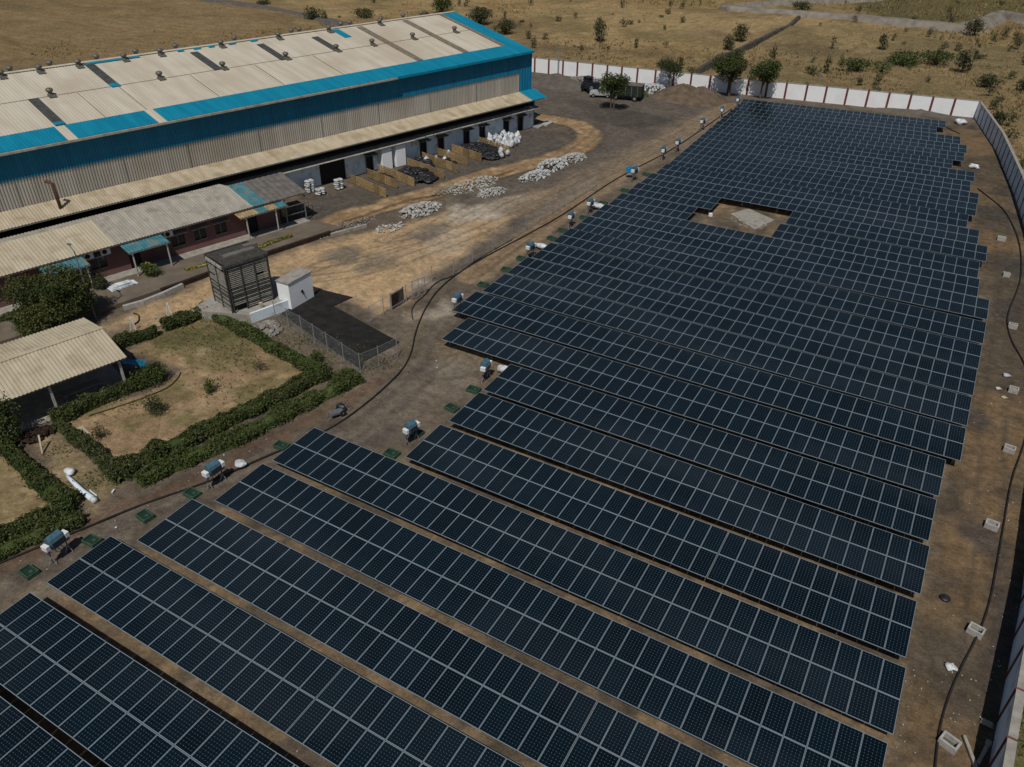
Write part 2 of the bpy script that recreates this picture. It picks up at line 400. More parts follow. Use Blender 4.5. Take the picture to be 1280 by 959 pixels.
    # dark cinder apron by the factory and the far yard
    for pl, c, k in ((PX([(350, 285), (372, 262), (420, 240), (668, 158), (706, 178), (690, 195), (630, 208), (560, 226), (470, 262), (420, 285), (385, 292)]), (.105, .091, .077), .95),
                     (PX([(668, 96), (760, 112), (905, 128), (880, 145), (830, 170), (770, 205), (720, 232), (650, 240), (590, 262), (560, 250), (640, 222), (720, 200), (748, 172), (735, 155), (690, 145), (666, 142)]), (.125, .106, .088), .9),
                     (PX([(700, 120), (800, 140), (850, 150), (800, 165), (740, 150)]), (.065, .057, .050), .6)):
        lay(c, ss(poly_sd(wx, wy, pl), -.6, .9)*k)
    # excavated orange track, curving round the factory's end
    tr = smooth_path([Vector((*p, 0)) for p in PX([(395, 285), (455, 262), (540, 241), (620, 215), (690, 198), (728, 183), (741, 168), (725, 155), (695, 149), (660, 144)])])
    d = seg_dist(X, Y, tr); lay((.31, .205, .11), ss(-d+1.5+.8*n2, 0, .5)*.9); lay((.44, .32, .19), ss(-d+1.5+.8*n2, 0, .5)*ss(n4, .5, .8)*.6); lay((.08, .06, .045), ss(-np.abs(d-2.2)+.3, 0, .2)*.5)
    t2 = PX([(395, 292), (430, 275), (505, 250), (560, 238), (600, 224), (640, 212)])
    lay((.10, .062, .04), ss(-seg_dist(wx*.3+X*.7, wy*.3+Y*.7, t2)+.45, 0, .3)*.8)
    # tan track on the fence line
    t3 = smooth_path([Vector((*p, 0)) for p in PX([(590, 345), (640, 312), (700, 268), (760, 226), (830, 180), (880, 150), (915, 132)])])
    d = seg_dist(X, Y, t3); lay((.27, .195, .12), ss(-d+1.3+1.4*n2, 0, .9)*.85); lay((.15, .085, .045), ss(-np.abs(d-.4)+.35*n2*2, 0, .2)*.4)
    t4 = PX([(650, 260), (720, 235), (780, 205), (850, 170), (900, 140)])
    d = seg_dist(wx, wy, t4); lay((.25, .19, .13), ss(-d+4.2, 0, 3)*.75)
    for off in (-.9, -.3, .4, 1.0, 2.4, 3.2):
        d = np.abs(seg_dist(X+off, Y, t4)-.02); lay((.11, .09, .07), ss(-d+.12+.1*n4, 0, .1)*.35)
    # drive beside the hedges
    dr = PX([(0, 700), (170, 635), (330, 575), (430, 530), (500, 465), (560, 385), (600, 360), (550, 430), (500, 545), (380, 550), (250, 620), (60, 730), (0, 750)])
    a = ss(poly_sd(wx, wy, dr), -.6, 1.0); lay((.140, .118, .095), a*.85); lay((.20, .165, .125), a*ss(n2, .5, .7)*.5); lay((.085, .073, .063), a*ss(n1, .5, .65)*.5)
    for (u, v, r) in ((560, 480, 2.4), (500, 500, 2.0), (45, 760, 1.0), (150, 670, 1.2)):
        p = at(u, v); lay((.20, .17, .13), ss(-np.hypot(wx-p.x, wy-p.y)+r, -.5, 1)*.5)
    # pressed wheel tracks on the drive and the yard
    for k, pl in enumerate(([(40, 712), (180, 655), (330, 600), (450, 535), (530, 470), (575, 400), (600, 355), (650, 315), (720, 262)], [(90, 700), (230, 640), (380, 570), (480, 520), (560, 440)], [(400, 330), (470, 320), (560, 285), (650, 240), (760, 205), (850, 160)], [(380, 350), (460, 340), (560, 305), (660, 262), (760, 215)], [(480, 300), (560, 262), (650, 225), (720, 190), (760, 150), (720, 120)], [(300, 372), (400, 330), (520, 300)])):
        q = smooth_path([Vector((*p, 0)) for p in PX(pl)]); d = seg_dist(X+.15*(n2-.5), Y, q)
        for off in (.75,): lay((.10, .082, .065) if k != 2 else (.14, .11, .08), ss(-np.abs(d-off)+.24, 0, .18)*(.25+.45*n4)); lay((.26, .21, .16), ss(-np.abs(d-off-.5)+.2, 0, .18)*.3*n4)
    vt = [(7.4, 20), (7.6, 40), (6.9, 60), (7.1, 80), (5.2, 100), (2.4, 115)]; d = seg_dist(X, Y, vt)
    lay((.075, .062, .05), ss(-np.abs(d-.7)+.25, 0, .2)*(.2+.5*n4))
    # reddish bank along the hedge foot
    bk = PX([(0, 700), (60, 672), (130, 640), (200, 612), (300, 565), (400, 520), (470, 480)])
    lay((.13, .082, .055), ss(-seg_dist(wx, wy, bk)+.8, 0, .5)*.7)
    # gardens
    for pl, c in ((PX([(70, 528), (100, 515), (200, 480), (225, 462), (160, 440), (260, 385), (405, 472), (150, 600)]), (.30, .21, .12)),
                  (PX([(-40, 560), (20, 570), (95, 625), (0, 665), (-60, 690)]), (.25, .19, .10)),
                  (PX([(40, 545), (75, 540), (145, 605), (125, 640), (70, 600)]), (.25, .19, .11))):
        a = ss(poly_sd(wx*.4+X*.6, wy*.4+Y*.6, pl), -.3, .4); lay(c, a); lay((.16, .14, .06), a*ss(n2, .48, .66)*.7); lay((.40, .30, .18), a*ss(n4, .58, .8)*.4)
    for (u, v, r) in ((250, 410, 3.2), (290, 425, 2.4), (215, 425, 2.2), (310, 450, 1.4), (120, 600, 1.0)):
        p = at(u, v); lay((.075, .085, .03), ss(-np.hypot((wx-p.x), (wy-p.y))+r, -.6, 1.2)*.6*(.4+n4))
    # soil beside the factory road and the neighbour's grass beyond the wall
    lay((.16, .13, .09), ss(poly_sd(wx, wy, PX([(0, 395), (60, 375), (140, 352), (150, 400), (100, 420), (0, 450)])), -.3, .6)*.8)
    g = (X > 9.2) & (Y < 75) & (X < 60); lay((.10, .115, .04), np.where(g, ss(poly_sd(X, Y, comp), -.2, -.5)*.75*(.5+n2), 0))
    lay((.30, .26, .2), ss(-seg_dist(X, Y, PX([(863, 276), (980, 275)]))+1.5, 0, 2)*.25)
    C *= (1+.22*(n4-.5)*2)[..., None]
    Z = .10*(n2-.5)*inside + (.9*(n1-.5)+.35*(n2-.5))*(1-ss(poly_sd(X, Y, comp), -12, -1)) + 3.0*(n3-.5)*ss(-poly_sd(X, Y, comp), 25, 120)
    Z = np.where(Y < 6, 0, Z)-.04
    Z -= ss(-np.minimum(seg_dist(X, Y, tr), 9)+1.9, 0, .5)*.14
    V = np.stack([X.ravel(), Y.ravel(), Z.ravel()], 1)
    i = np.arange(ny-1)[:, None]*nx+np.arange(nx-1)[None]; Q = np.stack([i, i+1, i+nx+1, i+nx], -1).reshape(-1, 4)
    m = D.materials.new('soil_and_dry_grass'); m.use_nodes = True; M['ground'] = m
    nt = m.node_tree; N = nt.nodes; L = nt.links; b = N['Principled BSDF']; b.inputs['Roughness'].default_value = .95; b.inputs['Specular IOR Level'].default_value = .12
    at_ = N.new('ShaderNodeAttribute'); at_.attribute_name = 'soil'; g = N.new('ShaderNodeNewGeometry')
    def nz(sc, dt=6):
        n = N.new('ShaderNodeTexNoise'); n.inputs['Scale'].default_value = sc; n.inputs['Detail'].default_value = dt; n.inputs['Roughness'].default_value = .65
        L.new(g.outputs['Position'], n.inputs['Vector']); return n.outputs['Fac']
    def mr(x, lo, hi, a=.3, bb=.7):
        r = N.new('ShaderNodeMapRange'); r.inputs[1].default_value = a; r.inputs[2].default_value = bb; r.inputs[3].default_value = lo; r.inputs[4].default_value = hi
        L.new(x, r.inputs[0]); return r.outputs[0]
    s1 = mr(nz(1.7), .68, 1.32); s2 = mr(nz(9), .72, 1.28); s3 = mr(nz(.35, 8), .82, 1.18)
    mu = N.new('ShaderNodeMath'); mu.operation = 'MULTIPLY'; L.new(s1, mu.inputs[0]); L.new(s2, mu.inputs[1])
    mu2 = N.new('ShaderNodeMath'); mu2.operation = 'MULTIPLY'; L.new(mu.outputs[0], mu2.inputs[0]); L.new(s3, mu2.inputs[1])
    sc = N.new('ShaderNodeVectorMath'); sc.operation = 'SCALE'; L.new(at_.outputs['Color'], sc.inputs[0]); L.new(mu2.outputs[0], sc.inputs['Scale'])
    # pale pebbles and flecks
    vo = N.new('ShaderNodeTexVoronoi'); vo.inputs['Scale'].default_value = 2.2; L.new(g.outputs['Position'], vo.inputs['Vector'])
    lt = N.new('ShaderNodeMath'); lt.operation = 'LESS_THAN'; L.new(vo.outputs['Distance'], lt.inputs[0]); lt.inputs[1].default_value = .10
    rn = N.new('ShaderNodeSeparateColor'); L.new(vo.outputs['Color'], rn.inputs[0])
    gt = N.new('ShaderNodeMath'); gt.operation = 'GREATER_THAN'; L.new(rn.outputs[0], gt.inputs[0]); gt.inputs[1].default_value = .86
    ml = N.new('ShaderNodeMath'); ml.operation = 'MULTIPLY'; L.new(lt.outputs[0], ml.inputs[0]); L.new(gt.outputs[0], ml.inputs[1])
    mx = N.new('ShaderNodeMix'); mx.data_type = 'RGBA'; L.new(ml.outputs[0], mx.inputs[0]); L.new(sc.outputs[0], mx.inputs[6]); mx.inputs[7].default_value = (.42, .37, .3, 1)
    L.new(mx.outputs[2], b.inputs['Base Color'])
    bp = N.new('ShaderNodeBump'); bp.inputs['Strength'].default_value = .7; bp.inputs['Distance'].default_value = .15
    L.new(nz(3.5, 8), bp.inputs['Height']); L.new(bp.outputs[0], b.inputs['Normal'])
    me = npmesh('ground', V, Q, ['ground'])
    ca = me.color_attributes.new('soil', 'FLOAT_COLOR', 'POINT')
    ca.data.foreach_set('color', np.concatenate([np.clip(C, 0, 1).reshape(-1, 3), np.ones((len(V), 1))], 1).astype(np.float32).ravel())
    me.polygons.foreach_set('use_smooth', np.ones(len(Q), bool))
    o = link('ground', me); setp(o, kind='structure'); return comp
COMP = build_ground()

# ------------------------------------------------------------------ solar tables
def panel_mesh():
    W, L, T, fr = 1.0, 1.0, .035, .0
    mb = MB(); x0, x1, y0, y1 = 0.009, .991, .007, .993; fx, fy = .021, .014
    a = [(x0, y0), (x1, y0), (x1, y1), (x0, y1)]; b = [(x0+fx, y0+fy), (x1-fx, y0+fy), (x1-fx, y1-fy), (x0+fx, y1-fy)]
    vs = [(x, y, T) for x, y in a]+[(x, y, T) for x, y in b]+[(x, y, 0) for x, y in a]+[(x, y, T-.004) for x, y in b]
    fs = [(0, 1, 5, 4), (1, 2, 6, 5), (2, 3, 7, 6), (3, 0, 4, 7), (8, 9, 1, 0), (9, 10, 2, 1), (10, 11, 3, 2), (11, 8, 0, 3), (4, 5, 13, 12), (5, 6, 14, 13), (6, 7, 15, 14), (7, 4, 12, 15)]
    mb.add(vs, fs, 0); mb.add([vs[12], vs[13], vs[14], vs[15]], [(0, 1, 2, 3)], 1); mb.add([(x, y, 0) for x, y in a], [(3, 2, 1, 0)], 2)
    me = mb.mesh('solar_panel', ['frame', 'cell', 'boxwhite'])
    uv = me.uv_layers.new(name='UVMap')
    for p in me.polygons:
        if p.material_index == 1:
            for li, (u, v) in zip(p.loop_indices, ((0, 0), (6, 0), (6, 12), (0, 12))): uv.data[li].uv = (u, v)
    return me
PM = panel_mesh()
RAIL = MB().box((.5, 0, 0), (1, .05, .06)).mesh('rail', ['steeld'])
POST = MB().box((0, 0, .5), (.09, .09, 1)).mesh('post', ['steeld'])
BRACE = MB().box((0, 0, 0), (.05, 1, .06)).mesh('cross_beam', ['steeld'])
TILT = .0198; H0 = .8
# name, x left, y of low edge left, x right, y right, low-edge height, gaps [(x0,x1)], joint list
rows = []
def rescale(x, y, h): k = (CAMH-h)/(CAMH-H0); return x*k, y*k
p_ = at(0, 884, 1.2)
rows.append([-35.4, p_.y-3.95+.35, 4.4, p_.y-3.95+.35, 1.05, [], None])
for (xl, yl, xr, h, jt) in ((-35.06, 7.6, 4.3, 1.0, None), (-35.05, 12.4, 4.35, .42, 17), (-33.6, 16.82, 4.4, .42, 27), (-32.44, 21.31, 4.36, .5, None), (-32.25, 25.8, 4.51, .62, None),
                            (-25.26, 30.37, 4.42, .8, 20), (-25.06, 34.97, 4.53, .8, None), (-25.06, 39.38, 4.43, .8, None), (-31.71, 43.77, 4.5, .8, None), (-33.73, 48.18, 5.33, .8, None),
                            (-33.4, 52.55, 5.37, .8, None), (-33.4, 56.81, 5.43, .8, 29), (-33.12, 61.03, 5.48, .8, 29), (-33.11, 65.4, 5.53, .8, 29)):
    a = rescale(xl, yl, h); b = rescale(xr, yl, h); rows.append([a[0], a[1], b[0], b[1], h, [], jt])
ltop = {15: (-32.9, 73.31), 16: (-32.83, 77.5), 17: (-32.67, 81.7), 18: (-32.41, 86.0), 19: (-32.33, 90.17), 20: (-32.09, 94.4), 21: (-32.02, 98.3)}
rtop = {15: (5.55, 74.0), 16: (4.53, 78.2), 17: (4.26, 82.4), 18: (4.68, 86.9), 19: (3.67, 91.1), 20: (2.35, 95.4), 21: (2.9, 99.5), 22: (2.85, 103.5), 23: (1.75, 107.6), 24: (1.89, 111.7), 25: (-.9, 115.7), 26: (.15, 119.7), 27: (.16, 123.7), 28: (-.92, 127.7), 29: (-4.35, 131.7), 30: (-3.5, 135.6)}
for i in range(15, 31):
    if i not in ltop:
        k = (i-21)/9; ltop[i] = (-32.02-1.1*k, 98.3+k*(132.4-98.3))
    d = 3.95 if i < 22 else 3.74
    gaps = {17: [(-23.4, -15.1)], 18: [(-22.1, -14.1)]}.get(i, [])
    rows.append([ltop[i][0], ltop[i][1]-d, rtop[i][0], rtop[i][1]-d, .8, gaps, None])
ORD = ['first', 'second', 'third', 'fourth', 'fifth', 'sixth', 'seventh', 'eighth', 'ninth', 'tenth', 'eleventh', 'twelfth', 'thirteenth', 'fourteenth', 'fifteenth', 'sixteenth', 'seventeenth', 'eighteenth', 'nineteenth', 'twentieth']
TENS = ['twenty', 'thirty']
def ordw(n):
    if n <= 20: return ORD[n-1]
    if n == 30: return 'thirtieth'
    if n > 30: return 'thirty-'+ORD[n-31]
    return 'twenty-'+ORD[n-21]
def table(x0, y0, n, ang, h, pw, L, label):
    t = thing('solar_table', label, 'solar table', (x0, y0, 0), ang, 'solar tables in parallel rows')
    ct, st = math.cos(TILT), math.sin(TILT)
    for k in (0, 1):
        for i in range(n):
            link('solar_panel', PM, t, (i*pw, k*L*ct, h+k*L*st), (TILT, random.uniform(-.004, .004), 0), (pw, L, 1))
    W = n*pw
    for q in (.45, 1.5, 2.45, 3.5):
        q *= L/1.975; link('rail', RAIL, t, (0, q*ct, h+q*st-.033), (TILT, 0, 0), (W, 1, 1))
    m = max(2, int(round(W/4.2))+1)
    for i in range(m):
        x = .35+(W-.7)*i/(m-1)
        link('cross_beam', BRACE, t, (x, L, h+L*st-.095), (TILT, 0, 0), (1, 2*L-.7, 1))
        for q in (.7, 2*L-.75): link('post', POST, t, (x, q, -.1), None, (1, 1, h+q*st-.02))
for ri, (xl, yl, xr, yr, h, gaps, jt) in enumerate(rows):
    d = math.hypot(xr-xl, yr-yl); n = int(round(d/.993)); pw = d/n; ang = math.atan2(yr-yl, xr-xl)
    L = 1.975 if ri < 22 else 1.85
    nm = ordw(ri+1); segs = []
    if gaps:
        g0, g1 = gaps[0]; i0 = int(round((g0-xl)/pw)); i1 = int(round((g1-xl)/pw)); segs = [(0, i0, 'left of the square opening'), (i1, n, 'right of the square opening')]
    elif jt: segs = [(0, jt, 'left of its joint'), (jt, n, 'right of its joint')]
    else: segs = [(0, n, '')]
    for a, b, w in segs:
        off = .025 if a == jt and ri in (2, 3) else (.03 if a and jt else 0)
        x0 = xl+math.cos(ang)*(a*pw+off); y0 = yl+math.sin(ang)*(a*pw+off)
        table(x0, y0, b-a, ang, h, pw if not off else (d-a*pw-off)/(n-a), L, ('dark blue solar table, %s row from the photo bottom' % nm)+((', '+w) if w else ''))

# ------------------------------------------------------------------ factory
WB = thing('warehouse', 'long warehouse with cream metal roof, bright blue border and blue-over-grey ribbed wall', 'warehouse', SN(0, -82.3, 0), RZ)
def W(s, t, z): return Vector((s, -(t+82.3), z))         # local coordinates of the warehouse
S0, S1 = -14.0, 85.3; EZ = 10.3; ET = -81.6; RT_, RZ_ = -98.6, 13.5
sl = (RZ_-EZ)/(RT_-ET)
def roofp(s, dt, up=0): return W(s, ET-dt, EZ+(-dt)*sl+up)
up = Vector((0, 0, 1))
nr = Vector((0, (RZ_-EZ), -(RT_-ET))); nr = Vector((0, -(RZ_-EZ), (ET-RT_))).normalized()
def strip(name, m, s0, s1, d0, d1, lift=.0, pitch=.33, depth=.014, parent=WB):
    mb = MB(); p = roofp(s0, d1, lift); mb.corr(p, Vector((s1-s0, 0, 0)), roofp(s0, d0, lift)-p, nr, pitch, depth)
    return mb.build(name, m, parent)
strip('roof', 'roof', S0, S1, 0, 17)
MB().corr(W(S0, RT_-17, EZ), Vector((S1-S0, 0, 0)), W(S0, RT_, RZ_)-W(S0, RT_-17, EZ), Vector((0, -nr.y, nr.z)), .5, .03).build('rear_roof', 'roof', WB)
MB().beam(W(S0, RT_, RZ_+.06), W(S1, RT_, RZ_+.06), .7, .05).build('ridge_cap', 'roof', WB)
# blue border in sections with cream joints
e = [S0, 7, 22.9, 31.6, S1-2.6]
for i in range(len(e)-1): strip('eave_border', 'blueroof', e[i]+(.45 if i else 0), e[i+1]-(.45 if i < len(e)-2 else 0), .0, 3.15, .05)
strip('verge_border', 'blueroof', S1-2.6, S1, 0, 17, .05)
strip('weathered_strip', 'brownstrip', S1-3.3, S1-2.6, 3.3, 17, .07)
for s_, d0, d1 in ((23.1, 3.2, 9.9), (31.3, 10.2, 16.9), (43.1, 9.8, 15.6), (51.6, 9.7, 15.2), (59.4, 9.8, 15)): strip('skylight_strip', 'skylight', s_-.5, s_+.5, d0, d1, .07)
for s_ in (23.1, 31.3): strip('blue_patch', 'blueroof', s_-.5, s_+.5, 3.3 if s_ < 25 else 9.6, 3.9 if s_ < 25 else 10.5, .10)
for s_ in (67.4, 75.3): strip('weathered_strip', 'brownstrip', s_-.5, s_+.5, 3.2, 16.3, .07)
strip('blue_patch', 'blueroof', 63.0, 64.1, 13.4, 16.4, .07)
for a, b in ((31, 37), (41.5, 42.3), (43.5, 44.4), (45.4, 46.2), (48, 49), (51, 52)): strip('blue_patch', 'blueroof', a, b, 16.2, 16.9, .09)
# sheet laps
for dd in (9.9,): MB().beam(roofp(S0, dd, .055), roofp(S1-3.3, dd, .055), .07, .012).build('lap_joint', 'brownstrip', WB)
for s_ in (15.3, 27.3, 31.5, 39.5, 47.5, 55.5): MB().beam(roofp(s_, 3.3, .05), roofp(s_, 9.6, .05), .07, .012).build('lap_joint', 'brownstrip', WB)
MB().beam(roofp(S0, -.12, -.06), roofp(61, -.12, -.06), .22, .2).build('gutter', 'greyroof', WB)
MB().beam(roofp(61, -.05, -.08), roofp(S1, -.05, -.08), .06, .26).build('fascia', 'blueroof', WB)
# front wall in ribbed sheets
def wallsheet(name, m, s0, s1, z0, z1, t, pitch=.27, depth=.06):
    return MB().corr(W(s0, t, z1), Vector((s1-s0, 0, 0)), Vector((0, 0, z0-z1)), Vector((0, -1, 0)), pitch, depth).build(name, m, WB)
wallsheet('blue_cladding', 'bluewall', S0, S1-2.2, 7.6, 10.25, -82.25)
wallsheet('grey_cladding', 'greywall', S0, S1-2.2, 4.95, 7.68, -82.33)
wallsheet('corner_cladding', 'bluewall', S1-2.2, S1, 4.95, 10.25, -82.24, .5)
for s_ in (17, 27, 33.7, 41.9, 50.1, 58.3, 66.5, 74.7): MB().beam(W(s_, -82.2, 4.95), W(s_, -82.2, 7.62), .03, .03).build('sheet_joint', 'steeld', WB)
# lean-to canopy
mb = MB(); mb.corr(W(S0, -82.26, 5.0), Vector((S1-2.2-S0, 0, 0)), W(0, -79.55, 4.3)-W(0, -82.26, 5.0), Vector((0, -.28, .96)), .28, .04); mb.build('canopy', 'canopy', WB)
mb = MB(); mb.corr(W(S1-2.2, -82.26, 5.05), Vector((2.9, 0, 0)), W(0, -79.4, 4.32)-W(0, -82.26, 5.05), Vector((0, -.28, .96)), .5, .04); mb.build('canopy_end', 'blueroof', WB)
MB().beam(W(S0, -79.6, 4.22), W(S1, -79.6, 4.22), .08, .1).build('canopy_beam', 'steeld', WB)
for i in range(12):
    s_ = 42+i*3.8; MB().beam(W(s_, -82.1, 4.75), W(s_, -79.7, 4.18), .08, .1).build('canopy_bracket', 'steeld', WB)
# shell behind: gable walls, rear wall
mb = MB(); T2 = RT_*2-ET
for s_ in (S0+.02, S1-.02):
    y = [W(s_, -82.0, 0), W(s_, T2+.4, 0), W(s_, T2+.4, EZ-.1), W(s_, RT_, RZ_-.1), W(s_, -82.0, EZ-.1)]
    mb.add(y, [(0, 1, 2, 3, 4)])
mb.build('gable_wall', 'bluewall', WB)
MB().b2(S0, S1, -(T2+82.3), -(T2+82.3)+.2, 0, EZ).build('rear_wall', 'greywall', WB)
MB().b2(S0+.1, S1-.1, -.1, .18, 0, 4.95).build('dark_recess_backing', 'dark', WB)  # near-black sheet puts the shade of the canopy recess into colour
# lower block: white wall with doors, gates
TW = -80.9
def yl(t): return -(t+82.3)
ops = []
for u, v in ((462, 205.5), (529, 184.7), (551, 180), (583, 170.5), (602.7, 161.7), (632.6, 156), (650.4, 153)): ops.append(wall_s(u, v, TW)[0])
gate = (wall_s(403, 240, TW)[0], wall_s(434, 228, TW)[0])
gate2 = (wall_s(487, 210, TW)[0], wall_s(494, 208, TW)[0])
openings = sorted([(s_-.55, s_+.55, 0.0, 2.15, 'door') for s_ in ops]+[(gate[0], gate[1], 0, 2.8, 'gate'), (gate2[0], gate2[1], 0, 2.7, 'gate')])
def wall_open(mb, s0, s1, z1, y, th, opens, z0=0):
    x = s0
    for a, b, za, zb, *_ in opens:
        mb.b2(x, a, y, y+th, z0, z1); mb.b2(a, b, y, y+th, zb, z1)
        if za > z0: mb.b2(a, b, y, y+th, z0, za)
        x = b
    mb.b2(x, s1, y, y+th, z0, z1)
mb = MB(); wall_open(mb, 35, S1-.6, 2.85, yl(TW), .22, openings); mb.build('white_wall', 'whiteb', WB)  # bluish colour carries the shade under the canopy
for a, b, za, zb, k in openings:
    o = MB().b2(a+.003, b-.003, yl(TW)+.16, yl(TW)+.2, za, zb-.003).build('door' if k == 'door' else 'gateway', 'dark', WB)
    if k == 'door':
        MB().b2(a-.05, a+.05, yl(TW)-.03, yl(TW)+.1, 0, zb).b2(b-.05, b+.05, yl(TW)-.03, yl(TW)+.1, 0, zb).build('door_frame', 'steeld', o)
        MB().box(((a+b)/2, yl(TW)-.38, zb+.12), (1.7, .8, .06), Matrix.Rotation(.15, 3, 'X')).build('door_hood', 'darkroof', o)
for u, v in ((482, 200), (499, 195.6)):
    s_ = wall_s(u, v, TW+.5)[0]; MB().b2(s_-.75, s_+.75, yl(TW)-.9, yl(TW)-.02, 0, 2.7).build('white_pier', 'white', WB, bevel=.02)
MB().b2(35, S1-.6, yl(TW)-.02, yl(TW)+2, 2.853, 2.92).build('ledge_deck', 'darkroof', WB)
mb = MB(); mb.corr(W(35, -80.85, 3.05), Vector((27, 0, 0)), W(0, -79.75, 2.85)-W(0, -80.85, 3.05), Vector((0, -.2, .98)), .3, .03)
mb.build('lower_eave', 'greyroof', WB)
rr = random.Random(3); x = 62.0
while x < S1-.8:
    w = rr.uniform(1.2, 3.2); MB().box((min(x+w/2, S1-1.5), yl(-80.3)+rr.uniform(-.06, .06), 2.98+rr.uniform(-.02, .03)), (w-.15, 1.05+rr.uniform(-.2, .1), .04), Matrix.Rotation(rr.uniform(-.02, .02), 3, 'Z') @ Matrix.Rotation(.16, 3, 'X')).build('broken_eave_sheet', 'greyroof', WB); x += w
MB().b2(S1-.62, S1-.4, yl(TW), yl(TW)+1.6, 0, 4.2).build('end_wall', 'bluewall', WB)
# flue
MB().tube([W(19.8, -80.7, 4.5), W(19.75, -80.75, 7.0), W(19.6, -80.9, 7.15), W(19.4, -81.2, 7.2)], .16, 10).build('flue_pipe', 'brownpipe', WB, smooth=True)
# roof vents
def vent(s_, dt, t2=False):
    b = roofp(s_, dt) if not t2 else W(s_, RT_-1.6, RZ_-.3)
    o = MB().lathe(b, [(.3, -.1), (.28, .12), (.22, .16), (.22, .3)], 12).box(b+Vector((.0, -.45, -.0)), (.75, .8, .05), Matrix.Rotation(.19, 3, 'X')).build('roof_vent', 'vent', WB)
    MB().lathe(b, [(.22, .3), (.34, .40), (.37, .52), (.32, .64), (.17, .72), (.05, .74)], 14).build('turbine', 'vent', o, smooth=True)
for s_ in (8.5, 24.9, 36.3, 43.8, 52.1, 59.4, 65.0, 71.8, 79.4): vent(s_, 10.2)
for s_ in (14.5, 22.5, 26.2, 30.2, 35.2, 39.4, 47, 54.9, 62.5, 70.9): vent(s_, 16.3)
for s_ in (24, 28, 33, 37.5, 42.3, 50, 58.2, 59.4, 66, 67.5, 72.8, 76.8, 80.2): vent(s_, 0, True)

# ------------------------------------------------------------------ pink office block
PB = thing('office_block', 'low dull-pink office block with sagging ribbed roof and teal awnings', 'building', SN(0, -73.2, .0), RZ)
def P(s, t, z): return Vector((s, -(t+73.2), z))
# roof sections
def psheet(nm, m, s0, s1, pitch=.3):
    mb = MB(); a = P(s0, -77.2, 4.05); mb.corr(a, Vector((s1-s0, 0, 0)), P(s0, -72.35, 3.1)-a, Vector((0, -.2, .98)), pitch, .04); return mb.build(nm, m, PB)
psheet('roof', 'shedroof', -12, 21.2); psheet('old_roof_section', 'greyroof', 21.2, 35.0, .28); psheet('blue_roof_strip', 'teal', 35.0, 36.6, .3); psheet('dark_roof_section', 'darkroof', 36.6, 41.3, .6)
MB().corr(P(-12, -79.2, 3.7), Vector((47, 0, 0)), P(0, -77.25, 4.0)-P(0, -79.2, 3.7), Vector((0, .2, .98)), .3, .04).build('rear_roof', 'greyroof', PB)
MB().beam(P(-12, -72.4, 3.02), P(41.3, -72.4, 3.02), .06, .1).build('eave_board', 'darkroof', PB)
win = [( -3.5, -1.5, 1.1, 2.3), (3, 5, 1.1, 2.3), (7.6, 9.0, 1.1, 2.3), (12.2, 13.2, .0, 2.2), (15.2, 17, 0, 2.2), (18.9, 20.3, 1.0, 2.2), (22.3, 23.4, 0, 2.2), (26.5, 27.8, 1.0, 2.2), (28.8, 30.0, 1.0, 2.2), (31.0, 32.2, 1.0, 2.2), (34.4, 35.6, 0, 2.2)]
mb = MB(); wall_open(mb, -12, 38.2, 3.1, 0, .2, win); mb.build('front_wall', 'pink', PB)
MB().b2(-12, 38.2, 4.6, 4.8, 0, 3.5).b2(38.0, 38.2, .2, 4.6, 0, 3.3).b2(-12, -11.8, .2, 4.6, 0, 3.3).build('rear_wall', 'pink', PB)
for a, b, z0, z1 in win:
    if z0 > 0:
        o = MB().b2(a, b, .10, .14, z0, z1).build('window', 'glass', PB)
        MB().b2(a-.04, b+.04, -.04, .08, z0-.06, z0).b2((a+b)/2-.03, (a+b)/2+.03, .05, .1, z0, z1).build('frame', 'steeld', o)
        MB().b2(a-.3, b+.3, -.55, .0, z1+.06, z1+.13).build('sunshade', 'greyroof', o)
    else: MB().b2(a, b, .12, .18, 0, z1).build('door', 'dark', PB)
def awning(s0, s1, t1, zf, mats, posts):
    w = (s1-s0)/len(mats); o = None
    for i, m_ in enumerate(mats):
        mb = MB(); p = P(s0+i*w, -73.25, zf+.25); mb.corr(p, Vector((w, 0, 0)), P(0, t1, zf)-P(0, -73.25, zf+.25), Vector((0, -.1, 1)), .3, .03)
        o = mb.build('awning', m_, PB) if i == 0 else mb.build('awning_sheet', m_, o)
    MB().beam(P(s0, t1+.05, zf-.06), P(s1, t1+.05, zf-.06), .06, .08).build('edge_beam', 'steeld', o)
    for s_ in posts: MB().tube([P(s_, t1+-.1, .02), P(s_, t1-.1, zf-.03)], .08, 8).build('post', 'concl', o)
awning(14.6, 18.2, -70.6, 2.7, ['teal'], (14.9, 17.9)); awning(21.55, 25.4, -70.6, 2.7, ['teal'], (21.9, 25.1)); awning(32.9, 38.3, -71.3, 2.7, ['rusty', 'rusty', 'teal', 'rusty', 'teal'], (33.6, 36.9))
for s_ in (18.8, 20.3, 26.2):
    o = MB().b2(s_-.42, s_+.42, -.55, -.15, 2.32, 2.92).build('air_conditioner', 'boxwhite', PB, bevel=.02)
    MB().tube([(s_-.1, -.57, 2.62), (s_-.1, -.552, 2.62)], .22, 14).build('fan_grille', 'dark', o)
MB().b2(-12, 41, -1.6, -.02, -.3, .10).build('plinth', 'conc', PB)
# open frames at the end bay
for s_ in (38.6, 40.9):
    MB().beam(P(s_, -72.5, 0), P(s_, -72.5, 3.0), .1).build('end_post', 'steeld', PB)
MB().beam(P(38.4, -72.5, 1.1), P(41, -72.5, 1.1), .06).beam(P(38.4, -72.5, 2.0), P(41, -72.5, 2.0), .06).build('end_rail', 'steeld', PB)
# dark yard between the buildings is simply shaded ground

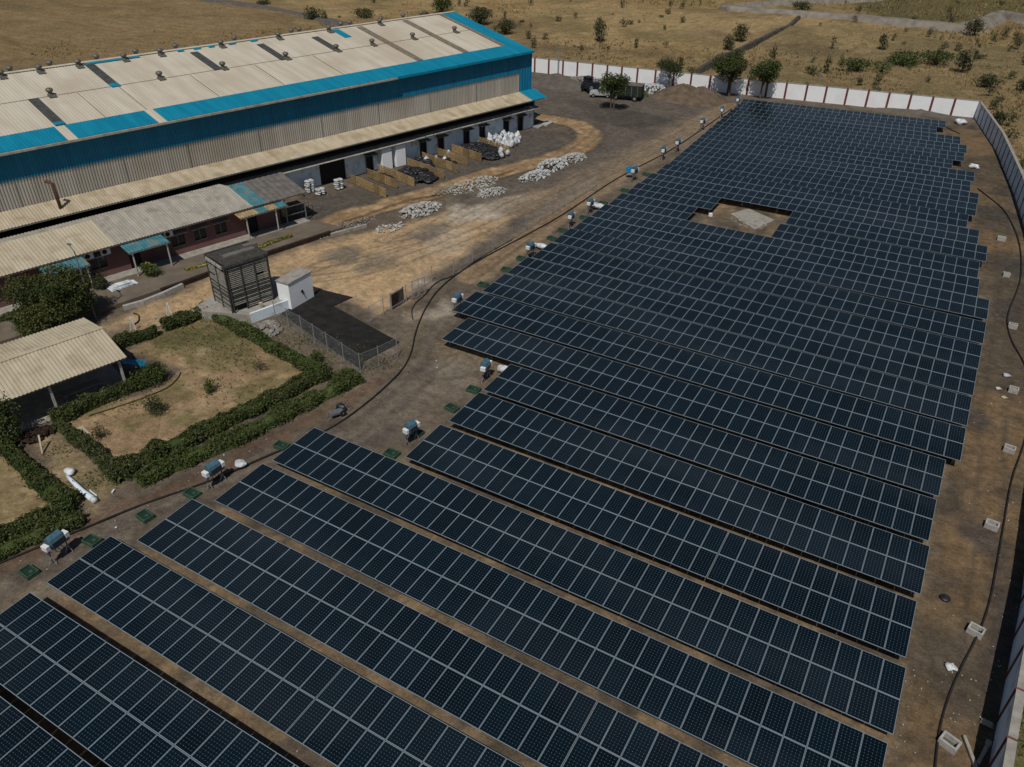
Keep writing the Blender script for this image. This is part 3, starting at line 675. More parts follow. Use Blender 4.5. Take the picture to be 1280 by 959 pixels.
# raised drive with its brown retaining edge
mb = MB(); poly = [tuple(SN(s_, t_)[:2]) for s_, t_ in ((-12, -71.4), (41, -71.4), (42.2, -67.6), (40.6, -67.6), (30, -67.4), (24, -66.9), (19, -66.6), (-12, -66.6))]
mb.prism(poly, -.2, .32); setp(mb.build('driveway', 'road'), kind='structure')
edge = [SN(*q, 0) for q in ((22.2, -66.72), (24, -66.8), (30, -67.3), (40.6, -67.5))]
mb = MB()
for a, b in zip(edge[:-1], edge[1:]): mb.beam(a+Vector((0, 0, .12)), b+Vector((0, 0, .12)), .34, .52)
o = mb.build('retaining_kerb', 'rust'); setp(o, 'shade-darkened brown retaining edge between the drive and the sand yard', 'kerb')
edge2 = [at(155, 387), at(180, 380), at(205, 370), at(229, 359)]
mb = MB()
for a, b in zip(edge2[:-1], edge2[1:]): mb.beam(a+Vector((0, 0, .12)), b+Vector((0, 0, .12)), .3, .5)
setp(mb.build('kerb', 'concl'), 'pale concrete kerb at the left end of the drive edge', 'kerb')
mb = MB(); mb.beam(at(414, 294, .1), at(458, 282, .1), .3, .35); setp(mb.build('kerb', 'conc'), 'short grey concrete kerb past the right end of the brown edge', 'kerb')
# flower strip between plinth and drive
# ------------------------------------------------------------------ foliage makers
def leafy(name, me, label, cat, group=None, loc=None): o = link(name, me, None, loc); return setp(o, label, cat, group)
def hedge(label, px, w, h, m1='leafB', m2='leafA', dens=300, leaf=.15, rag=.13, z=.5, cat='hedge', name='hedge', group='garden hedges'):
    base = resample([at(u, v, h*.5)*1.0 for u, v in px], .25); base = [Vector((p.x, p.y, 0)) for p in base]
    o0 = base[0].copy(); n = len(base); L = path_len(base); pts = []
    N = int(L*(w+2*h)*dens/1.0)
    idx = RNG.uniform(0, n-1.001, N); i = idx.astype(int); f = idx-i
    B = np.array([tuple(b) for b in base]); c = B[i]*(1-f[:, None])+B[i+1]*f[:, None]
    d = B[i+1]-B[i]; d /= np.linalg.norm(d, axis=1)[:, None]+1e-9; sd = np.stack([d[:, 1], -d[:, 0]], 1)
    hm = h*(.85+.42*(fbm(c[:, 0], c[:, 1], 1.0, 3)-.5)*2*(1+rag*3)); wm = w*(.9+.5*(fbm(c[:, 0], c[:, 1], 1.2, 8)-.5)*2*(1+rag*2))
    ang = RNG.uniform(0, PI, N); rad = 1-np.abs(RNG.normal(0, .10+rag, N)); ex = .55
    ca, sa = np.cos(ang), np.sin(ang)
    cx = np.sign(ca)*np.abs(ca)**ex*rad*wm/2; cz = np.abs(sa)**ex*rad*hm
    Pq = np.stack([c[:, 0]+sd[:, 0]*cx, c[:, 1]+sd[:, 1]*cx, cz], 1)
    # ends
    e = (RNG.uniform(0, 1, N) < .06); Pq[e, :2] += RNG.normal(0, w*.15, (e.sum(), 2))
    V, Q = leaves(Pq-np.array([o0.x, o0.y, 0]), leaf)
    # inner twig mass
    CV = []; CF = []
    for k in range(0, n, 1):
        b = B[k]; dd = B[min(k+1, n-1)]-B[max(k-1, 0)]; dd /= np.linalg.norm(dd)+1e-9; s_ = np.array([dd[1], -dd[0]])
        hh = h*.58*(1+.15*math.sin(k*.9)); ww = w*.30
        if k in (0, n-1): hh *= .6; ww *= .5
        for a_ in (0, .25, .5, .75, 1):
            aa = a_*PI; CV.append((b[0]+s_[0]*ww*math.cos(aa)-o0.x, b[1]+s_[1]*ww*math.cos(aa)-o0.y, max(-.02, hh*abs(math.sin(aa))**.5)))
    for k in range(n-1):
        for j in range(4): CF.append((k*5+j, k*5+j+1, (k+1)*5+j+1, (k+1)*5+j))
    V = np.concatenate([V, np.array(CV)]); nQ = len(Q); Q = np.concatenate([Q, np.array(CF)+4*N])
    pt_ = fbm(Pq[:, 0], Pq[:, 1]+Pq[:, 2], .7, 19); mi = np.where(RNG.uniform(size=N) < .10+.3*(pt_ > .62), 2, (RNG.uniform(size=N) < .3+.4*(pt_ < .42)).astype(int)); mi = np.concatenate([mi, np.ones(len(CF), int)])
    return leafy(name, npmesh(name, V, Q, [m1, m2, 'leafD' if m2 != 'yellow' else 'leafD'], mi), label, cat, group, o0)
hedge('clipped hedge on the bottom edge of the big garden, behind the brighter shrubs', [(148, 588), (190, 566), (230, 548), (300, 514), (350, 492), (385, 472), (412, 462)], 1.5, 1.1)
hedge('loose bright-green shrub border beside the drive, in front of the clipped hedge', [(172, 600), (210, 580), (260, 560), (300, 543), (350, 516), (400, 492), (448, 468)], 1.5, .95, 'leafC', 'leafB', rag=.22, name='shrub_border', cat='shrub border', dens=240)
hedge('straight hedge on the left side of the big garden', [(72, 528), (95, 545), (120, 565), (150, 596)], .95, .95, 'leafE', 'leafB')
hedge('dark hedge in front of the open shed', [(62, 520), (90, 510), (130, 492), (165, 478), (200, 462)], 1.3, 1.2)
hedge('light-green hedge climbing the right side of the garden below the timber tower', [(262, 386), (290, 403), (320, 420), (350, 437), (385, 456), (405, 466)], 1.2, .9, 'leafC', 'leafB')
hedge('short thick hedge at the top of the garden beside the timber tower', [(203, 406), (225, 397), (250, 388)], 1.3, 1.1)
hedge('short hedge by the roof corner of the open shed', [(140, 430), (165, 421), (196, 412)], 1.2, .95)
hedge('hedge running down the left edge of the narrow path plot', [(2, 554), (22, 574), (46, 596), (72, 616), (92, 626)], 1.3, .95)
hedge('clipped hedge across the bottom-left garden', [(92, 630), (66, 639), (30, 655), (-15, 672), (-60, 690)], 1.3, 1.0)
hedge('loose shrubs in the bottom-left corner beside the inverter stand', [(104, 646), (70, 656), (30, 672), (-5, 690), (-40, 708)], 1.4, .8, 'leafC', 'leafB', rag=.22, name='shrub_border', cat='shrub border', dens=240)
hedge('small clipped hedge on the left photo edge, below the pink office', [(-25, 408), (0, 400), (22, 394)], 1.0, .7)
_fb = hedge('yellow-green flower border along the front of the pink office', [(232, 341), (260, 333), (290, 324), (325, 312), (345, 304), (366, 298)], .5, .3, 'leafC', 'yellow', leaf=.13, rag=.2, name='flower_border', cat='flower border', dens=260)
_fb.location.z = .3

def crown_mesh(name, blobs, leaf, dens, mats, pal=.4, trunk=None):
    """blobs: list of (center, radius vec)"""
    Ps = []
    for c, r in blobs:
        r = np.array(r); n = int(dens*(r[0]*r[1]+r[1]*r[2]+r[0]*r[2])*1.3)
        v = RNG.normal(size=(n, 3)); v /= np.linalg.norm(v, axis=1)[:, None]
        lump = 1+.22*np.sin(v[:, 0]*7+c[0])*np.sin(v[:, 1]*6+c[1]*2)+.18*np.sin(v[:, 2]*9+c[0]*3+v[:, 0]*5)
        rad = (1-np.abs(RNG.normal(0, .22, n)))*lump; Ps.append(np.array(c)+v*r*rad[:, None])
    Pq = np.concatenate(Ps); Pq = Pq[Pq[:, 2] > .03]
    V, Q = leaves(Pq, leaf)
    mi = (vnoise(Pq[:, 0]*1.3+5, Pq[:, 1]*1.3+Pq[:, 2]*1.7, 4) < pal).astype(int)
    return npmesh(name, V, Q, mats, mi)
def tree(label, base, H, R, trunks=1, bole=.35, mats=('leafC', 'leafA'), leaf=.22, dens=60, seed=0, group=None, bark='bark', cat='tree', nb=11, flat=.75, lean=(0, 0), name='tree'):
    rg = random.Random(seed); t = thing(name, label, cat, (base.x, base.y, 0), 0, group)
    blobs = []; cz = H*(.5+bole/2); hz = H*(1-bole)/2
    for k in range(nb):
        a = rg.uniform(0, 2*PI); rr_ = R*.62*math.sqrt(rg.uniform(.05, 1)); z = cz+hz*.62*rg.uniform(-1, 1)
        s_ = rg.uniform(.28, .46)*R; blobs.append(((lean[0]+rr_*math.cos(a), lean[1]+rr_*math.sin(a), z), (s_, s_, s_*flat)))
    blobs.append(((lean[0], lean[1], cz), (R*.5, R*.5, hz*.6)))
    mb = MB(); r0 = max(.05, R*.045)
    for k in range(trunks):
        dx = (k-(trunks-1)/2)*.5; top = Vector((lean[0]+dx*1.6, lean[1], cz*.9))
        mb.tube([Vector((dx, 0, -.1)), Vector((dx*1.1, 0, H*bole*.6)), top], [r0*1.3, r0, r0*.5], 8)
        for c, r in blobs[k::trunks][:7]:
            st = Vector((dx*1.1, 0, H*bole*.8)); mb.tube([st, st.lerp(Vector(c), .5)+Vector((0, 0, .15)), Vector(c)], [r0*.6, r0*.4, r0*.15], 5)
    mb.build('trunk', bark, t)
    link('crown', crown_mesh('crown', blobs, leaf, dens, mats), t); return t
tree('large dark leafy tree between the pink office and the beige-roofed shed', at(75, 408)+Vector((0, 0, 0)), 4.9, 3.3, bole=.12, mats=('leafT', 'leafA'), leaf=.17, dens=330, seed=5, nb=26)
tree('small round tree with two thin trunks alone in the dark yard', at(765, 137), 5.6, 2.6, trunks=2, bole=.38, mats=('leafB', 'leafA'), leaf=.24, dens=110, seed=11, nb=14)
tree('pale-trunked tree casting shade on the white wall, leftmost of three', at(835, 112.6), 5.2, 2.9, bole=.45, mats=('leafE', 'leafA'), leaf=.24, dens=80, seed=2, bark='barkp', nb=10)
tree('tallest of the three trees in front of the white boundary wall', at(911, 120), 7.0, 3.6, bole=.36, mats=('leafB', 'leafE'), leaf=.26, dens=90, seed=3, nb=14)
tree('wide dark-crowned tree by the white wall, nearest the solar tables', at(950, 123), 6.0, 3.1, bole=.36, mats=('leafA', 'leafB'), leaf=.26, dens=100, seed=4, nb=12)

def bush(label, base, R, H, mats=('leafD', 'leafE'), seed=0, dens=60, leaf=.2, group=None, name='bush', cat='bush', sparse=False):
    rg = random.Random(seed); blobs = []
    for k in range(6 if not sparse else 4):
        a = rg.uniform(0, 2*PI); rr_ = R*.5*rg.random(); s_ = R*rg.uniform(.35, .6)
        blobs.append(((rr_*math.cos(a), rr_*math.sin(a), H*rg.uniform(.3, .75)), (s_, s_, H*.35)))
    t = thing(name, label, cat, (base.x, base.y, max(0, base.z)), 0, group)
    link('foliage', crown_mesh('foliage', blobs, leaf, dens*(.45 if sparse else 1), mats), t)
    mb = MB()
    for k in range(6):
        c = blobs[k % len(blobs)][0]; mb.tube([(0, 0, -.05), (c[0]*.5, c[1]*.5, c[2]*.6), (c[0], c[1], c[2]*1.1)], [.05*R+.01, .03*R+.01, .01], 4)
    mb.build('stems', 'bark', t); return t
G3 = ('leafE', 'leafF')
for lb, u, v, R, H, mt, sp in (
    ('tall thin dry tree standing alone in the field above the white wall', 748, 52, 2.3, 5.4, ('leafD', 'leafE'), False),
    ('dark round shrub behind the roof ridge, left of the grassy track', 392, 26, 3.0, 3.4, G3, False),
    ('large green bush touching the far end of the warehouse ridge', 553, 17, 4.2, 5.0, ('leafB', 'leafA'), False),
    ('broad dark thicket just right of the warehouse ridge end', 600, 30, 5.2, 4.0, G3, False),
    ('dark thicket beside the warehouse verge, lowest of the clump', 632, 42, 4.0, 3.2, G3, False),
    ('low spreading bush in front of the grassy track behind the roof', 455, 22, 4.6, 2.0, ('leafD', 'leafA'), False),
    ('grey-green bush at the bend of the dark field wall', 925, 52, 2.4, 4.0, ('leafD', 'leafE'), False),
    ('small bush leaning over the dark field wall near its lower end', 910, 62, 2.2, 3.0, ('leafD', 'leafE'), False),
    ('dense green bush in the right field, leftmost of the green patch', 1072, 88, 3.6, 2.4, ('leafC', 'leafF'), False),
    ('wide green bush in the middle of the green patch in the right field', 1132, 82, 5.4, 2.6, ('leafC', 'leafF'), False),
    ('green bush at the right end of the green patch in the right field', 1170, 80, 4.4, 2.8, ('leafC', 'leafF'), False),
    ('low pale-green bush between the two bigger bushes of the green patch', 1102, 90, 4.6, 1.8, ('leafC', 'leafE'), True),
    ('tall dark shrub right of the green patch above the wall corner', 1203, 90, 2.4, 4.6, G3, False),
    ('bushy shrub directly above the wall corner', 1232, 108, 3.0, 2.6, ('leafE', 'leafD'), False),
    ('dark shrub outside the side wall, closest to the wall corner', 1246, 156, 1.7, 2.2, G3, False),
    ('large scrubby bush below the stone bank at the right', 1218, 42, 3.6, 4.0, ('leafD', 'leafE'), False),
    ('green bush above the white wall right of the three trees', 1013, 92, 2.8, 2.0, ('leafE', 'leafD'), True),
    ('thin upright sapling in the right field left of centre', 1040, 62, 1.0, 3.4, G3, True),
    ('broad upright shrub in the middle of the right field', 1102, 62, 1.8, 3.2, ('leafD', 'leafE'), False),
    ('sparse shrub outside the side wall on the right photo edge', 1262, 172, 2.4, 1.4, ('leafD', 'leafE'), True),
    ('bright shrub low down outside the side wall on the right photo edge', 1276, 210, 1.8, 1.5, ('leafC', 'leafE'), True),
    ('bush on the right photo edge level with the wall corner', 1278, 112, 2.2, 1.8, G3, False),
    ('low dark bush on the bank at the top of the photo, above the field wall', 1005, 14, 4.0, 2.4, ('leafE', 'leafA'), False),
    ('tiny tree on the horizon side of the field, above the lone dry tree', 777, 10, 1.6, 3.6, G3, True),
    ('dark low shrub beside the mound at the top of the left field', 330, 8, 2.6, 2.0, G3, False),
):
    bush(lb, at(u, v), R*.95, H*.9, mt, seed=int(u), dens=26, leaf=.36, sparse=sp)
# near bushes
bush('yellow-flowered shrub in front of the pink office', at(187, 345, .3), 1.15, 1.3, ('leafC', 'yellow'), 1, 220, .14)
bush('round dark-green bush by the left teal awning post', at(127, 360, .3), 1.0, 1.4, ('leafE', 'leafA'), 2, 220, .14)
bush('dark bush at the right end of the shed hedge', at(193, 478), 1.6, 1.5, ('leafB', 'leafA'), 3, 190, .14)
bush('upright seedling in the big garden, nearest the timber tower side', at(263, 490), .7, 1.0, ('leafC', 'leafB'), 4, 170, .13)
bush('wide-branched young shrub in the middle of the big garden', at(197, 515), 1.0, 1.3, ('leafE', 'leafB'), 5, 150, .14)
bush('small dry seedling near the bottom-left corner of the big garden', at(125, 547), .7, 1.0, ('leafD', 'leafE'), 6, 130, .12)
bush('sprawling low bush with fallen branches in the big garden', at(325, 462), 1.1, .8, ('leafE', 'leafA'), 7, 150, .13, sparse=True)
bush('leafy bush at the left photo edge beside the shed corner', at(6, 556), 1.7, 3.6, ('leafC', 'leafA'), 8, 170, .15)
bush('light-green bush at the fence corner above the drive', at(435, 478), 1.2, 1.1, ('leafC', 'leafB'), 9, 190, .14)
bush('weedy bush growing through the chain-link fence', at(398, 452), .9, .9, ('leafC', 'leafE'), 10, 170, .13)
bush('red-brown potted shrub beside the office window at the left photo edge', at(6, 378, .3), .5, 1.0, ('leafD', 'redox'), 12, 170, .12)
bush('dark weeds on the ground beside the timber tower slab', at(255, 384), .6, .6, ('leafC', 'leafB'), 13, 190, .12)

# small field shrubs nobody can tell apart one by one
def in_compound(x, y, mrg=1.5):
    return poly_sd(np.array([x]), np.array([y]), COMP)[0] > -mrg
protos = []
rg = random.Random(21)
spots = []
for k in range(4000):
    if len(spots) >= 110: break
    u = rg.uniform(380, 1300); v = rg.uniform(-12, 175)
    p = at(u, v)
    s_, t_ = toSN(p)
    if in_compound(p.x, p.y, 2.5) or (s_ < 92 and t_ < -60): continue
    if (Vector((p.x, p.y, 0))-CAMP).length > 330: continue
    dens_ = .25+.75*(fbm(np.array([p.x]), np.array([p.y]), 25, 66)[0] > .5)
    if rg.random() > dens_: continue
    spots.append(p)
bm_ = []
for k in range(5):
    g_ = random.Random(k+50); bl = [((g_.uniform(-.4, .4), g_.uniform(-.4, .4), g_.uniform(.3, 1.0)), (g_.uniform(.3, .6), g_.uniform(.3, .6), g_.uniform(.3, .6))) for _ in range(4)]
    bm_.append(crown_mesh('shrub', bl, .22, 60, [('leafD', 'leafE'), ('leafE', 'leafF'), ('leafD', 'leafD'), ('leafE', 'leafD'), ('leafF', 'leafE')][k]))
for p in spots:
    s_ = rg.uniform(.45, 1.25)*(1.0 if p.x < -40 else 1.15)
    z_ = rg.uniform(.7, 1.8)*s_
    right = p.x > -52
    o = link('shrub', rg.choice(bm_), None, (p.x, p.y, -.1), (0, 0, rg.uniform(0, 6)), (s_, s_, z_))
    setp(o, 'small dry shrub scattered in the '+('scrubby field right of the dark field wall' if right else 'tan field left of the dark field wall'), 'shrub', 'small shrubs in the '+('right' if right else 'left')+' field')

# dry grass
def grass(name, label, n, region, h, mats, cols=None):
    P0 = []
    while len(P0) < n:
        u = RNG.uniform(region[0], region[1], n); v = RNG.uniform(region[2], region[3], n)
        for a, b in zip(u, v):
            q = at(a, b); P0.append((q.x, q.y))
    P0 = np.array(P0[:n]); sd = poly_sd(P0[:, 0], P0[:, 1], COMP)
    s_ = P0 @ np.array([DV.x, DV.y]); t_ = P0 @ np.array([NV.x, NV.y])
    P0 = P0[(sd < -.6) & ~((s_ < 87) & (t_ < -79) & (t_ > -118))]
    k = 3; n = len(P0); B = np.repeat(P0, k, 0)+RNG.normal(0, .18, (n*k, 2)); hh = h*RNG.uniform(.5, 1.3, n*k); a = RNG.uniform(0, 2*PI, n*k)
    w = .12; dx = np.cos(a)*w; dy = np.sin(a)*w; lx = RNG.normal(0, .15, n*k); ly = RNG.normal(0, .15, n*k)
    V = np.stack([np.stack([B[:, 0]-dx, B[:, 1]-dy, np.full(n*k, -.35)], 1), np.stack([B[:, 0]+dx, B[:, 1]+dy, np.full(n*k, -.35)], 1), np.stack([B[:, 0]+lx+dx*.4, B[:, 1]+ly+dy*.4, hh], 1), np.stack([B[:, 0]+lx-dx*.4, B[:, 1]+ly-dy*.4, hh], 1)], 1).reshape(-1, 3)
    Q = np.arange(4*n*k).reshape(-1, 4); mi = (vnoise(B[:, 0]/6, B[:, 1]/6, 3)*.7+RNG.uniform(0, .5, n*k) > .72).astype(int)
    o = link(name, npmesh(name, V, Q, mats, mi)); setp(o, label, 'grass', kind='stuff')
grass('dry_grass', 'dry straw-coloured grass over the open fields', 24000, (-20, 1320, -15, 245), .20, ['straw', 'leafD'])
def weeds():
    P0 = []
    for (u, v, r, n) in ((470, 455, 1.6, 260), (420, 440, 2.0, 300), (380, 425, 1.6, 240), (250, 415, 3.5, 500), (295, 440, 3, 350), (150, 505, 2, 120), (300, 490, 3, 160), (120, 600, 1.2, 140), (75, 560, 1.2, 80), (1272, 900, .8, 160), (1275, 930, .8, 120), (360, 400, 1.0, 120)):
        p = at(u, v)
        for _ in range(n): P0.append((p.x+random.gauss(0, r*.6), p.y+random.gauss(0, r*.6), random.uniform(.02, .14)))
    V, Q = leaves(np.array(P0), .16); o = link('weeds', npmesh('weeds', V, Q, ['leafC', 'leafD'], (RNG.uniform(size=len(Q)) < .5).astype(int)))
    setp(o, 'sparse green weeds on the garden soil and along the fence', 'weeds', kind='stuff')
weeds()

# ------------------------------------------------------------------ boundary walls
def bwall(name, label, path, H, pillar_at, cap=True, th=.22, pm='white', wp=.32, capm='conc'):
    t = thing(name, label, 'boundary wall', (path[0][0], path[0][1], 0)); o0 = Vector((path[0][0], path[0][1], 0))
    pts = [Vector((x, y, 0))-o0 for x, y in path]
    for p, q in zip(pillar_at[:-1], pillar_at[1:]):
        p = p-o0; q = q-o0; MB().beam(p+Vector((0, 0, H/2-.1)), q+Vector((0, 0, H/2-.1)), th, H+.2).build('wall_panel', pm, t)
    for i, p in enumerate(pillar_at):
        a = pillar_at[max(i-1, 0)]; b = pillar_at[min(i+1, len(pillar_at)-1)]; d = (b-a).normalized()
        MB().beam(p-o0-d*wp/2+Vector((0, 0, H/2)), p-o0+d*wp/2+Vector((0, 0, H/2)), th+.12, H+.06).build('pillar', 'maroon', t)
    if cap:
        mb = MB()
        for p, q in zip(pillar_at[:-1], pillar_at[1:]):
            d = (q-p).normalized(); mb.beam(p-o0+d*wp*.5+Vector((0, 0, H+.04)), q-o0-d*wp*.5+Vector((0, 0, H+.04)), th+.06, .08)
        mb.build('coping', capm, t)
    return t
fp = [Vector((x, y, 0)) for x, y in WALLF]
def on_wall(u):
    best = None
    for a, b in zip(fp[:-1], fp[1:]):
        # intersect vertical plane of column u at mid height of the wall
        for k in range(0, 401):
            q = a.lerp(b, k/400); d = q+Vector((0, 0, 1.3))-CAMP; uu = 640+F*d.dot(R2)/d.dot(FWD)
            if best is None or abs(uu-u) < best[0]: best = (abs(uu-u), q)
    return best[1]
pu = [669, 686, 704, 722, 740.5, 759, 777.5, 797, 819, 842, 864, 887.5, 911, 935, 958.6, 982.5, 1007.7, 1032, 1058, 1084, 1110, 1137, 1164.4, 1191.5]
pil = [on_wall(u) for u in pu]; d0 = (pil[0]-pil[1]); pil = [pil[0]+d0*k for k in (4, 3, 2, 1)]+pil+[fp[-1]]
bwall('boundary_wall', 'long white boundary wall with maroon pillars across the far end of the site', WALLF, 2.45, pil)
rp = resample([Vector((x, y, 0)) for x, y in WALLR], 2.7)
bwall('boundary_wall', 'white side wall with thin maroon pillars along the right of the solar rows', WALLR, 2.4, rp[0:], wp=.14, pm='whiteb', th=.3)  # white wall, its sunless face tinted blue in the material

# field walls and banks
def lowwall(label, px, h, w, m_, name='field_wall', cat='wall', step=4, bat=.5):
    pts = resample([at(u, v) for u, v in px], step); o0 = pts[0].copy(); mb = MB(); rg = random.Random(4)
    prof = []
    for i, p in enumerate(pts):
        a = pts[max(i-1, 0)]; b = pts[min(i+1, len(pts)-1)]; d = (b-a).normalized(); s_ = Vector((d.y, -d.x, 0)); hh = h*rg.uniform(.85, 1.15)
        c = p-o0; prof.append([c+s_*(w/2+bat)+Vector((0, 0, -1.2)), c+s_*w/2+Vector((0, 0, hh)), c-s_*w/2+Vector((0, 0, hh)), c-s_*(w/2+bat)+Vector((0, 0, -1.2))])
    for a, b in zip(prof[:-1], prof[1:]): mb.add(a+b, [(0, 1, 5, 4), (1, 2, 6, 5), (2, 3, 7, 6)])
    mb.add(prof[0], [(3, 2, 1, 0)]); mb.add(prof[-1], [(0, 1, 2, 3)])
    return setp(mb.build(name, m_, loc=o0), label, cat)
M['fieldwall'] = mat('dark_stone_field_wall', (.05, .045, .04), (.10, .09, .078), .8, .95, bump=.5, bscale=2)
M['bank'] = mat('grey_stone_pitching', (.17, .15, .125), (.27, .24, .20), .5, .95, bump=.6, bscale=1.5)
lowwall('dark stone wall crossing the field diagonally behind the trees', [(998, 24), (985, 36), (960, 48), (930, 62), (905, 74), (872, 92)], .9, .7, 'fieldwall')
lowwall('grey stone-faced bank running across the right field', [(903, 12), (960, 17), (1020, 21), (1100, 29), (1200, 37), (1225, 30), (1252, 21), (1300, 30)], 1.3, 2.2, 'bank', name='stone_bank', cat='bank', step=5, bat=2.6)
lowwall('upper grey embankment in the top right of the photo', [(903, 14), (940, 8), (1000, 4), (1060, -1), (1120, -5)], 1.2, 1.6, 'bank', name='stone_bank', cat='bank', step=5, bat=2.0)
lowwall('grey earth track bank behind the warehouse roof', [(215, -8), (260, 2), (330, 12), (400, 26), (440, 36), (520, 48)], .8, 2.6, 'dirtg', name='track_bank', cat='bank', step=5, bat=1.5)

# ------------------------------------------------------------------ beige-roofed shed
SH = thing('open_shed', 'open-sided shed with beige ribbed gable roof and pale posts beside the garden', 'shed', SN(0, -57, 0), RZ)
def Q_(s, t, z): return Vector((s, -(t+57), z))
def sheet2(nm, s0, s1, t0, z0, t1, z1, m_, par):
    mb = MB(); a = Q_(s0, t0, z0); d = Q_(s0, t1, z1)-a; n_ = Vector((1, 0, 0)).cross(d); n_ = n_ if n_.z > 0 else -n_; mb.corr(a, Vector((s1-s0, 0, 0)), d, n_.normalized(), .25, .04); return mb.build(nm, m_, par)
sheet2('front_roof', -6, 14.15, -57, 3.5, -52.95, 2.75, 'shedroof', SH); sheet2('rear_roof', -6, 14.15, -57, 3.5, -61, 2.75, 'shedroof', SH)
MB().beam(Q_(-6, -57, 3.54), Q_(14.15, -57, 3.54), .4, .04).build('ridge_cap', 'shedroof', SH)
MB().beam(Q_(-6, -53.1, 2.66), Q_(14.1, -53.1, 2.66), .08, .12).beam(Q_(-6, -60.9, 2.66), Q_(14.1, -60.9, 2.66), .08, .12).build('eave_beam', 'steeld', SH)
for s_ in (2.0, 8.9, 13.6):
    for t_ in (-53.3, -60.7): MB().beam(Q_(s_, t_, 0), Q_(s_, t_, 2.62), .16).build('post', 'concl', SH)
MB().b2(-5.8, 8.0, .8, .98, 0, 2.7).b2(-5.8, 8.0, 3.5, 3.65, 0, 2.7).b2(7.9, 8.05, .8, 3.6, 0, 2.9).build('inner_wall', 'whiteb', SH)
for s_ in (1.5, 5.2): MB().b2(s_, s_+.9, .72, .79, 0, 2.0).build('door', 'dark', SH)
MB().b2(-6, 14.1, -3.8, 3.9, -.1, .06).build('floor_slab', 'conc', SH)
# things under the shed roof
t = thing('workbench', 'cluttered workbench under the front of the beige-roofed shed', 'bench', SN(11.0, -54.6, .06), RZ)
MB().b2(-1.3, 1.3, -.4, .4, .72, .80).build('bench_top', 'steeld', t)
for x in (-1.2, 1.2):
    for y in (-.3, .3): MB().b2(x-.04, x+.04, y-.04, y+.04, 0, .72).build('leg', 'steeld', t)
o = MB().box((0, 0, .2), (.5, .35, .4)).box((0, 0, .43), (.54, .39, .06)).build('crate', 'redox', loc=SN(12.3, -54.0, .06)+Vector((0, 0, 0))); setp(o, 'small red-brown crate at the open end of the shed', 'crate')
# blue tarpaulin at its end
mb = MB(); V_ = []
for i in range(9):
    for j in range(7): V_.append((-.9+i*.22, -.7+j*.22, 1.5-.14*i+.07*math.sin(i*1.3+j*2)))
fs = [(i*7+j, (i+1)*7+j, (i+1)*7+j+1, i*7+j+1) for i in range(8) for j in range(6)]
mb.add(V_, fs); o = mb.build('tarpaulin', 'tarp', loc=at(168, 452, 1.0)+Vector((0, 0, -1.0)), rot=(0, 0, RZ)); setp(o, 'bright blue tarpaulin hanging at the right end of the shed', 'tarpaulin')
md = o.modifiers.new('thick', 'SOLIDIFY'); md.thickness = .02

# ------------------------------------------------------------------ timber cooling tower on its slab
ZP = .7
slab = PX([(238, 388), (262, 372), (300, 372), (352, 352), (375, 368), (362, 388), (312, 404)], 0)
pf = [at(238, 388, ZP), at(270, 366, ZP), at(345, 345, ZP), at(385, 352, ZP), at(362, 376, ZP), at(313, 394, ZP)]
cx_ = at(310, 375, ZP)
PT = thing('machine_slab', 'raised grey concrete slab with white front wall under the timber tower', 'platform', (cx_.x, cx_.y, 0))
MB().prism([(p.x-cx_.x, p.y-cx_.y) for p in pf], -.1, ZP).build('slab', 'conc', PT)
a, b = pf[5]-Vector((cx_.x, cx_.y, 0)), pf[4]-Vector((cx_.x, cx_.y, 0))
MB().beam(Vector((a.x, a.y, ZP/2+.06)), Vector((b.x, b.y, ZP/2+.06)), .2, ZP+.2).build('front_wall', 'whiteb', PT)
A_ = at(293, 391, ZP); B_ = at(341, 374, ZP); e1 = (B_-A_).normalized(); LA = (B_-A_).length; e2 = Vector((-e1.y, e1.x, 0)); LB = 3.1
TW_ = thing('cooling_tower', 'dark weathered timber cooling tower with slatted louvre sides', 'cooling tower', (A_.x, A_.y, ZP), math.atan2(e1.y, e1.x))
HT = 4.25
for (x0, y0, x1, y1, n, nm) in ((0, 0, LA, 0, 3, 'front'), (0, LB, LA, LB, 3, 'back'), (0, 0, 0, LB, 2, 'left'), (LA, 0, LA, LB, 2, 'right')):
    p, q = Vector((x0, y0, 0)), Vector((x1, y1, 0)); d = (q-p).normalized(); nn = Vector((d.y, -d.x, 0))
    if nm in ('back', 'left'): nn = -nn if nm == 'back' else Vector((-1, 0, 0))
    if nm == 'right': nn = Vector((1, 0, 0))
    if nm == 'front': nn = Vector((0, -1, 0))
    if nm == 'back': nn = Vector((0, 1, 0))
    mb = MB(); L_ = (q-p).length; rot0 = d.to_track_quat('X', 'Z').to_matrix(); m2 = MB(); rg = random.Random(hash(nm) % 7)
    for k in range(25):
        z = .2+k*.16
        if nm == 'front' and k < 3: s0_, s1_ = (.34, 1)
        else: s0_, s1_ = (0, 1)
        if rg.random() < .06: s1_ = .66
        c = p.lerp(q, (s0_+s1_)/2)+nn*.09+Vector((0, 0, z+rg.uniform(-.01, .01)))
        tilt = Matrix.Rotation(.5, 3, nn.cross(Vector((0, 0, 1))).normalized() if False else d) if nn.dot(Vector((-d.y, d.x, 0))) > 0 else Matrix.Rotation(-.5, 3, d)
        (m2 if rg.random() < .5 else mb).box(c, (L_*(s1_-s0_)-.05, .05, .105), tilt @ rot0)
    mb.build('louvre_slats', 'oldwood', TW_); m2.build('pale_slats', 'oldwood2', TW_)
    for k in range(n+1):
        c = p.lerp(q, k/n)+nn*.14; MB().box(c+Vector((0, 0, HT/2)), (.09, .09, HT)).build('post', 'oldwood', TW_)
